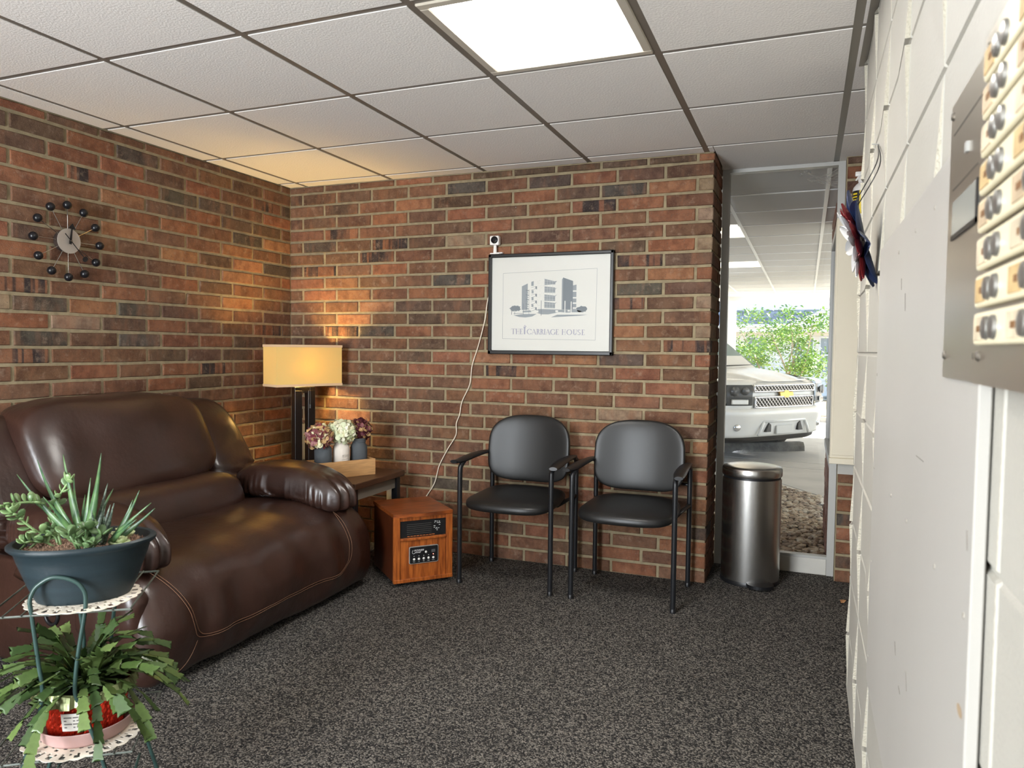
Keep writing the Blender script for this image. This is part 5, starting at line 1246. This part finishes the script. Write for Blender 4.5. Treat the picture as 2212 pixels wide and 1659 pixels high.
# nose panel around grille, hood
b = MB(); front_strip(b, [.70,.76,.86,.96,1.01,1.04,1.06], [.02,.02,.022,.03,.045,.09,.16], -.66, .66); b.build('nose_panel', M_CARW, car, smooth=True)
for s in (-1, 1):
    b = MB(); a_, z_ = (-1.0, -.64) if s < 0 else (.64, 1.0)
    front_strip(b, [1.0, 1.02, 1.045, 1.065, 1.07], [-.005, .0, .03, .12, .34], a_, z_, 12); b.build('corner_panel', M_CARW, car, smooth=True)
    b = MB(); front_strip(b, [.705, .725, .742], [.0, -.012, -.006], a_, z_, 12); b.build('corner_filler', M_CARW, car, smooth=True)
hood = MB(); vs = []; n1, n2 = 32, 12
for j in range(n2+1):
    t = j/n2; y = .05 + 1.18*t
    for i in range(n1+1):
        s = i/n1*2-1; hw = .66+.22*min(1, t*2.2) ; x = s*hw; z = 1.035 + .15*(1-(1-t)**2.2) - .05*abs(s)**3 + .018*max(0, 1-abs(abs(s)-.55)/.2); vs.append((x, y + bow(x)*(1-t), z))
hood.add(vs, [(j*(n1+1)+i, j*(n1+1)+i+1, (j+1)*(n1+1)+i+1, (j+1)*(n1+1)+i) for j in range(n2) for i in range(n1)]); hood.build('hood', M_CARW, car, smooth=True)
for s in (-1, 1):
    f = MB(); prof_ = [(1.0,.34),(1.005,.5),(1.0,.72),(.985,.95),(.95,1.06),(.88,1.11),(.80,1.13)]; vs = []
    ysl = [.30,.36,.6,1.0,1.4,2.2,3.2,4.9]
    for y in ysl:
        zt_ = .985 + .15*(1-(1-min(1, (y-.05)/1.18))**2.2)
        for x, z in prof_[:4] + [(.95, zt_-.03), (.90, zt_-.004), (.84, zt_+.006)]: vs.append((s*(x-(.06 if y < .33 else 0)), y, z))
    m_ = len(prof_); f.add(vs, [(j*m_+k, j*m_+k+1, (j+1)*m_+k+1, (j+1)*m_+k) for j in range(len(ysl)-1) for k in range(m_-1)]); f.build('fender_side', M_CARW, car, smooth=True)
    # headlamp: grey housing, near one dark and far one paler, with reflectors behind a lens
    hb = MB(); vs = []; n = 14
    for i in range(n+1):
        x = .62+.32*i/n
        for z in (.735, .75, .99, 1.005): vs.append((s*x, bow(x) + (.0 if .74 < z < 1.0 else .03) - .012, z))
    hb.add(vs, [(i*4+k, (i+1)*4+k, (i+1)*4+k+1, i*4+k+1) for i in range(n) for k in range(3)]); hl = hb.build('headlamp', mat('headlamp_grey_%d' % s, S(62,66,70) if s < 0 else S(150,152,154), .25), car, smooth=True)
    for x, z, r in ((.86,.92,.062), (.735,.925,.05)): MB().lathe([(0, -.01), (r*.5, -.006), (r*.85, .004), (r, .016)], 20).build('reflector', M_CGREY, hl, smooth=True, loc=(s*x, bow(x)-.02, z), rot=(PI/2, 0, s*.35))
    MB().bbox(-.11, .11, -.012, .006, -.034, .034, .01, 2).build('turn_lamp', mat('clear_lamp_%d' % s, S(176,178,178), .12, metal=.5), hl, loc=(s*.80, bow(.80)-.022, .79), rot=(0, 0, s*.42))
    # fog lamp, tow hook openings in the bumper
    MB().lathe([(0, .012), (.034, .008), (.045, -.004), (.048, -.02)], 20).build('fog_lamp', M_CHROME, car, smooth=True, loc=(s*.80, bow(.80)-.0, .47), rot=(PI/2, 0, s*.3))
    hk = MB(); hk.prism([(s*.36, .40), (s*.27, .40), (s*.27, .49), (s*.31, .515)], 'y', -.006, .05); hk.build('tow_hook_opening', M_CDARK, car)
    wh = MB(); wh.tube([(s*.80, 1.02, .40), (s*.99, 1.02, .40)], .39, 36); wo = wh.build('wheel', M_CDARK, car, smooth=True, angle=40); MB().lathe([(0, .02), (.06, .02), (.20, .0), (.235, .015)], 24).build('hub_cap', M_CGREY, wo, smooth=True, loc=(s*.985, 1.02, .40), rot=(0, s*PI/2, 0))
    wh = MB(); wh.tube([(s*.80, 4.0, .40), (s*.99, 4.0, .40)], .39, 30); wh.build('wheel', M_CDARK, car, smooth=True, angle=40)
    MB().bbox(s*1.09-.10, s*1.09+.10, 1.52, 1.62, 1.10, 1.25, .03, 2).build('mirror', M_CARW, car, smooth=True)
# lower trapezoid panel with licence recess
b = MB()
for p, q in (((-.50,.36),(-.40,.535)), ((-.40,.535),(.40,.535)), ((.40,.535),(.50,.36))):
    b.tube([(p[0], bow(p[0])-.005, p[1]), ((p[0]+q[0])/2, bow((p[0]+q[0])/2)-.012, (p[1]+q[1])/2), (q[0], bow(q[0])-.005, q[1])], .018, 8)
b.build('bumper_ridge', M_CARW, car, smooth=True)
b = MB(); b.bbox(-.16, .16, -.006, .02, .365, .475, .008, 2); b.build('plate_recess', mat('plate_grey', S(196,196,192), .4), car)
# grille: chrome surround, two dark meshes with a lattice, white centre bar, gold bow-tie emblem
def grille(z0, z1, hw, name):
    g = MB(); front_strip(g, [z0, z1], [.006, .006], -hw, hw, 20); gb_ = g.build(name, M_CDARK, car)
    l = MB(); st = .060; h = z1-z0; 
    for sgn in (1, -1):
        c = -hw-h
        while c < hw+h:
            a = max(-hw, min(hw, c)); 
            pts = []
            for i in range(7):
                t = i/6; x = c + (h*t if sgn > 0 else h*(1-t)); 
                if -hw <= x <= hw: pts.append((x, bow(x)-.004, z0+h*t))
            if len(pts) > 1: l.tube(pts, .0036, 5)
            c += st
    l.build('grille_lattice', M_CHROME, gb_)
    r = MB(); top = [(-hw+2*hw*i/16, 0, z1) for i in range(17)]; bot = [(hw-2*hw*i/16, 0, z0) for i in range(17)]; r.tube([(x, bow(x)-.006, z) for x, y, z in top+bot], .014, 6, closed=True); r.build('grille_surround', M_CHROME, gb_, smooth=True)
grille(.915, .995, .585, 'upper_grille'); grille(.715, .845, .565, 'lower_grille')
em = MB(); e = [(-.15,.024),(-.135,-.024),(-.045,-.024),(-.04,-.045),(.055,-.045),(.05,-.024),(.15,-.024),(.135,.024),(.045,.024),(.04,.045),(-.055,.045),(-.05,.024)]
em.prism([(x*.9, z+.878) for x, z in e], 'y', -.022, .005); emo = em.build('emblem', mat('gold_emblem', S(198,158,92), .25, metal=.8), car)
# cabin
cb_ = MB(); vs = []
secs = [(1.05,.70,1.17),(1.95,.62,1.80),(2.3,.62,1.86),(4.7,.62,1.84),(4.95,.66,1.2)]
for y, hw, z in secs: vs += [(-.86, y, 1.12), (-hw, y, z), (hw, y, z), (.86, y, 1.12)]
cb_.add(vs, [(i*4+k, i*4+k+1, (i+1)*4+k+1, (i+1)*4+k) for i in range(4) for k in range(3)] + [(16,17,18,19)]); cb_.build('cabin', M_CARW, car)
wsd = MB(); wsd.add([(-.74, 1.16, 1.215), (.74, 1.16, 1.215), (.58, 1.88, 1.745), (-.58, 1.88, 1.745)], [(0,1,2,3)]); wsd.v = [(x, y-.02, z+.012) for x, y, z in wsd.v]; wsd.build('windshield', mat('windshield', S(120,140,140), .08, metal=.3), car)
MB().tube([(-.70, 1.12, 1.215), (-.1, 1.09, 1.205), (.70, 1.13, 1.215)], .012, 6).build('wiper', M_CDARK, car)
for s in (-1, 1):
    wd = MB(); wd.add([(s*.865, 1.55, 1.16), (s*.865, 4.6, 1.16), (s*.66, 4.5, 1.76), (s*.66, 2.1, 1.76)], [(0,1,2,3)]); wd.v = [(x+s*.006, y, z) for x, y, z in wd.v]; wd.build('side_window', M_CDARK, car)
MB().box(-.9, .9, .35, 4.9, .30, .60).build('underbody', M_CDARK, car)

# ---- tree, fence, house
tr = thing('tree', 'leafy bright green multi-stemmed tree behind the white car', 'tree', (2.45, 15.2, GZ))
M_BARK = mat('pale_bark', S(186,164,140), .8, var=.2, vscale=20); rt = random.Random(14); tips = []
for i in range(7):
    a = 2*PI*i/7; p = Vector((rt.uniform(-.12, .12)+(.0 if i < 4 else .45), rt.uniform(-.1, .1), 0)); pts = [p.copy()]; d = Vector((math.cos(a)*.28, math.sin(a)*.2, 1)).normalized()
    for k in range(6): p = p + d*.36; pts.append(p.copy()); d = (d + Vector((rt.uniform(-.2,.2)+math.cos(a)*.06, rt.uniform(-.2,.2), 0))).normalized()
    MB().tube(pts, [.032-.004*k for k in range(7)], 7).build('trunk', M_BARK, tr, smooth=True); tips += pts[2:]
M_LF = [mat('leaf_green_%d' % i, S(*c), .5) for i, c in enumerate(((122,158,62), (150,184,78), (96,134,66)))]
lv = MB(); cl = []
for i in range(58): cl.append((Vector((rt.gauss(.1, .62), rt.gauss(0, .45), rt.uniform(.75, 2.35))), rt.uniform(.16, .32)))
for c, r in cl:
    w_lim = 1.15 - .18*abs(c.z-1.6); c.x = max(-w_lim, min(w_lim+.2, c.x))
    for k in range(105):
        p = c + Vector((rt.gauss(0, 1), rt.gauss(0, 1), rt.gauss(0, .7)))*r*.62; s = rt.uniform(.03, .056); a = Vector((rt.uniform(-1,1), rt.uniform(-1,1), rt.uniform(-.6,.6))).normalized(); b_ = a.cross(Vector((rt.uniform(-1,1), rt.uniform(-1,1), rt.uniform(-1,1)))).normalized()
        lv.cm = rt.randrange(3); lv.add([p-a*s, p+b_*s*.45, p+a*s, p-b_*s*.45], [(0,1,2,3)])
lo_ = lv.build('foliage', M_LF, tr); lo_['kind'] = 'stuff'
sb = thing('shrub', 'bare twiggy shrub at the right of the green tree', 'shrub', (3.72, 13.9, GZ))
for i in range(9):
    a = rt.uniform(-.6, .6); MB().tube([(0, 0, 0), (a*.25, rt.uniform(-.1,.1), .35), (a*.5, rt.uniform(-.2,.2), .8)], [.012, .009, .004], 5).build('twig', mat('twig_%d' % i, S(96,84,72), .8) if i == 0 else bpy.data.materials['twig_0'], sb)
struct(MB().box(-8, 12, 12.3, 12.45, GZ-.02, GZ+.10).build('kerb', M_CONC))
struct(MB().box(-10, 14, 13.6, 19.5, GZ-.02, GZ+.02).build('leaf_litter_bed', mat('mulch', S(168,148,116), .95, var=.4, vscale=8)))
HY = 21.0
hs_ = thing('house', 'white sided house with grey shingle roof across the car park', 'house', (1.0, HY, GZ))
M_SID = mat('white_siding', S(240,238,232), .6); M_SHG = [mat('shingle_%d' % i, S(*c), .85) for i, c in enumerate(((150,152,158), (172,174,180), (128,130,138)))]
MB().box(-9, 9, .05, 5, 0, 2.15).build('wall', mat('house_wall', S(214,212,204), .7), hs_)
for i in range(13):
    sd_ = MB(); z = .05+.155*i; sd_.add([(-9, -.012, z), (9, -.012, z), (9, .012, z+.15), (-9, .012, z+.15), (-9, .05, z), (9, .05, z)], [(0,1,2,3), (4,5,1,0)]); sd_.build('siding_board', M_SID, hs_)
MB().box(-9.3, 9.3, -.62, -.58, 2.02, 2.24).build('fascia', M_CTEE, hs_); MB().box(-9.3, 9.3, -.60, .05, 2.10, 2.14).build('soffit', M_WHITE, hs_)
MB().tube([(-9.3, -.68, 2.2), (9.3, -.68, 2.2)], .06, 8).build('gutter', M_CTEE, hs_, smooth=True)
rf_ = MB(); sl_ = .52
for r in range(22):
    y0 = -.60+.145*r; z0 = 2.24+y0*0+ (y0+.60)*sl_; x = -2.5 + (r % 2)*.15
    while x < 6.5:
        w = rf.uniform(.16, .34); rf_.cm = rf.randrange(3); rf_.add([(x, y0, z0+.016), (x+w-.01, y0, z0+.016), (x+w-.01, y0+.16, z0+.16*sl_+.002), (x, y0+.16, z0+.16*sl_+.002), (x, y0, z0), (x+w-.01, y0, z0)], [(0,1,2,3), (4,5,1,0)]); x += w
rfo = rf_.build('shingles', M_SHG, hs_); rfo['kind'] = 'stuff'
rd = MB(); rd.add([(-9.3, -.6, 2.235), (9.3, -.6, 2.235), (9.3, 3.2, 2.235+3.8*sl_), (-9.3, 3.2, 2.235+3.8*sl_)], [(0,1,2,3)]); rd.build('roof_deck', M_SHG[0], hs_)
gbx = MB(); gbx.box(-4.5, 2.38, .35, 3.0, 2.74, 5.2); gbo = gbx.build('dormer_wall', M_SID, hs_)
for i in range(15):
    z = 2.76+.16*i; sd_ = MB(); sd_.add([(-4.5, .335, z), (2.38, .335, z), (2.38, .348, z+.155), (-4.5, .348, z+.155), (-4.5, .35, z), (2.38, .35, z)], [(0,1,2,3), (4,5,1,0)]); sd_.build('siding_board', M_SID, gbo)
MB().box(2.38, 2.45, .30, .40, 2.70, 5.2).build('corner_board', M_CTEE, gbo)
M_PANE = mat('house_pane', S(150,162,172), .15)
for x in (.55, 1.95, 2.75):
    wn_ = MB().box(x-.34, x+.34, -.03, .02, .75, 1.90).build('window', M_CTEE, hs_)
    for i in range(2):
        for j in range(2): MB().box(x-.29+.30*i, x-.29+.30*i+.27, -.036, -.028, .80+.54*j, .80+.54*j+.50).build('pane', M_PANE, wn_)
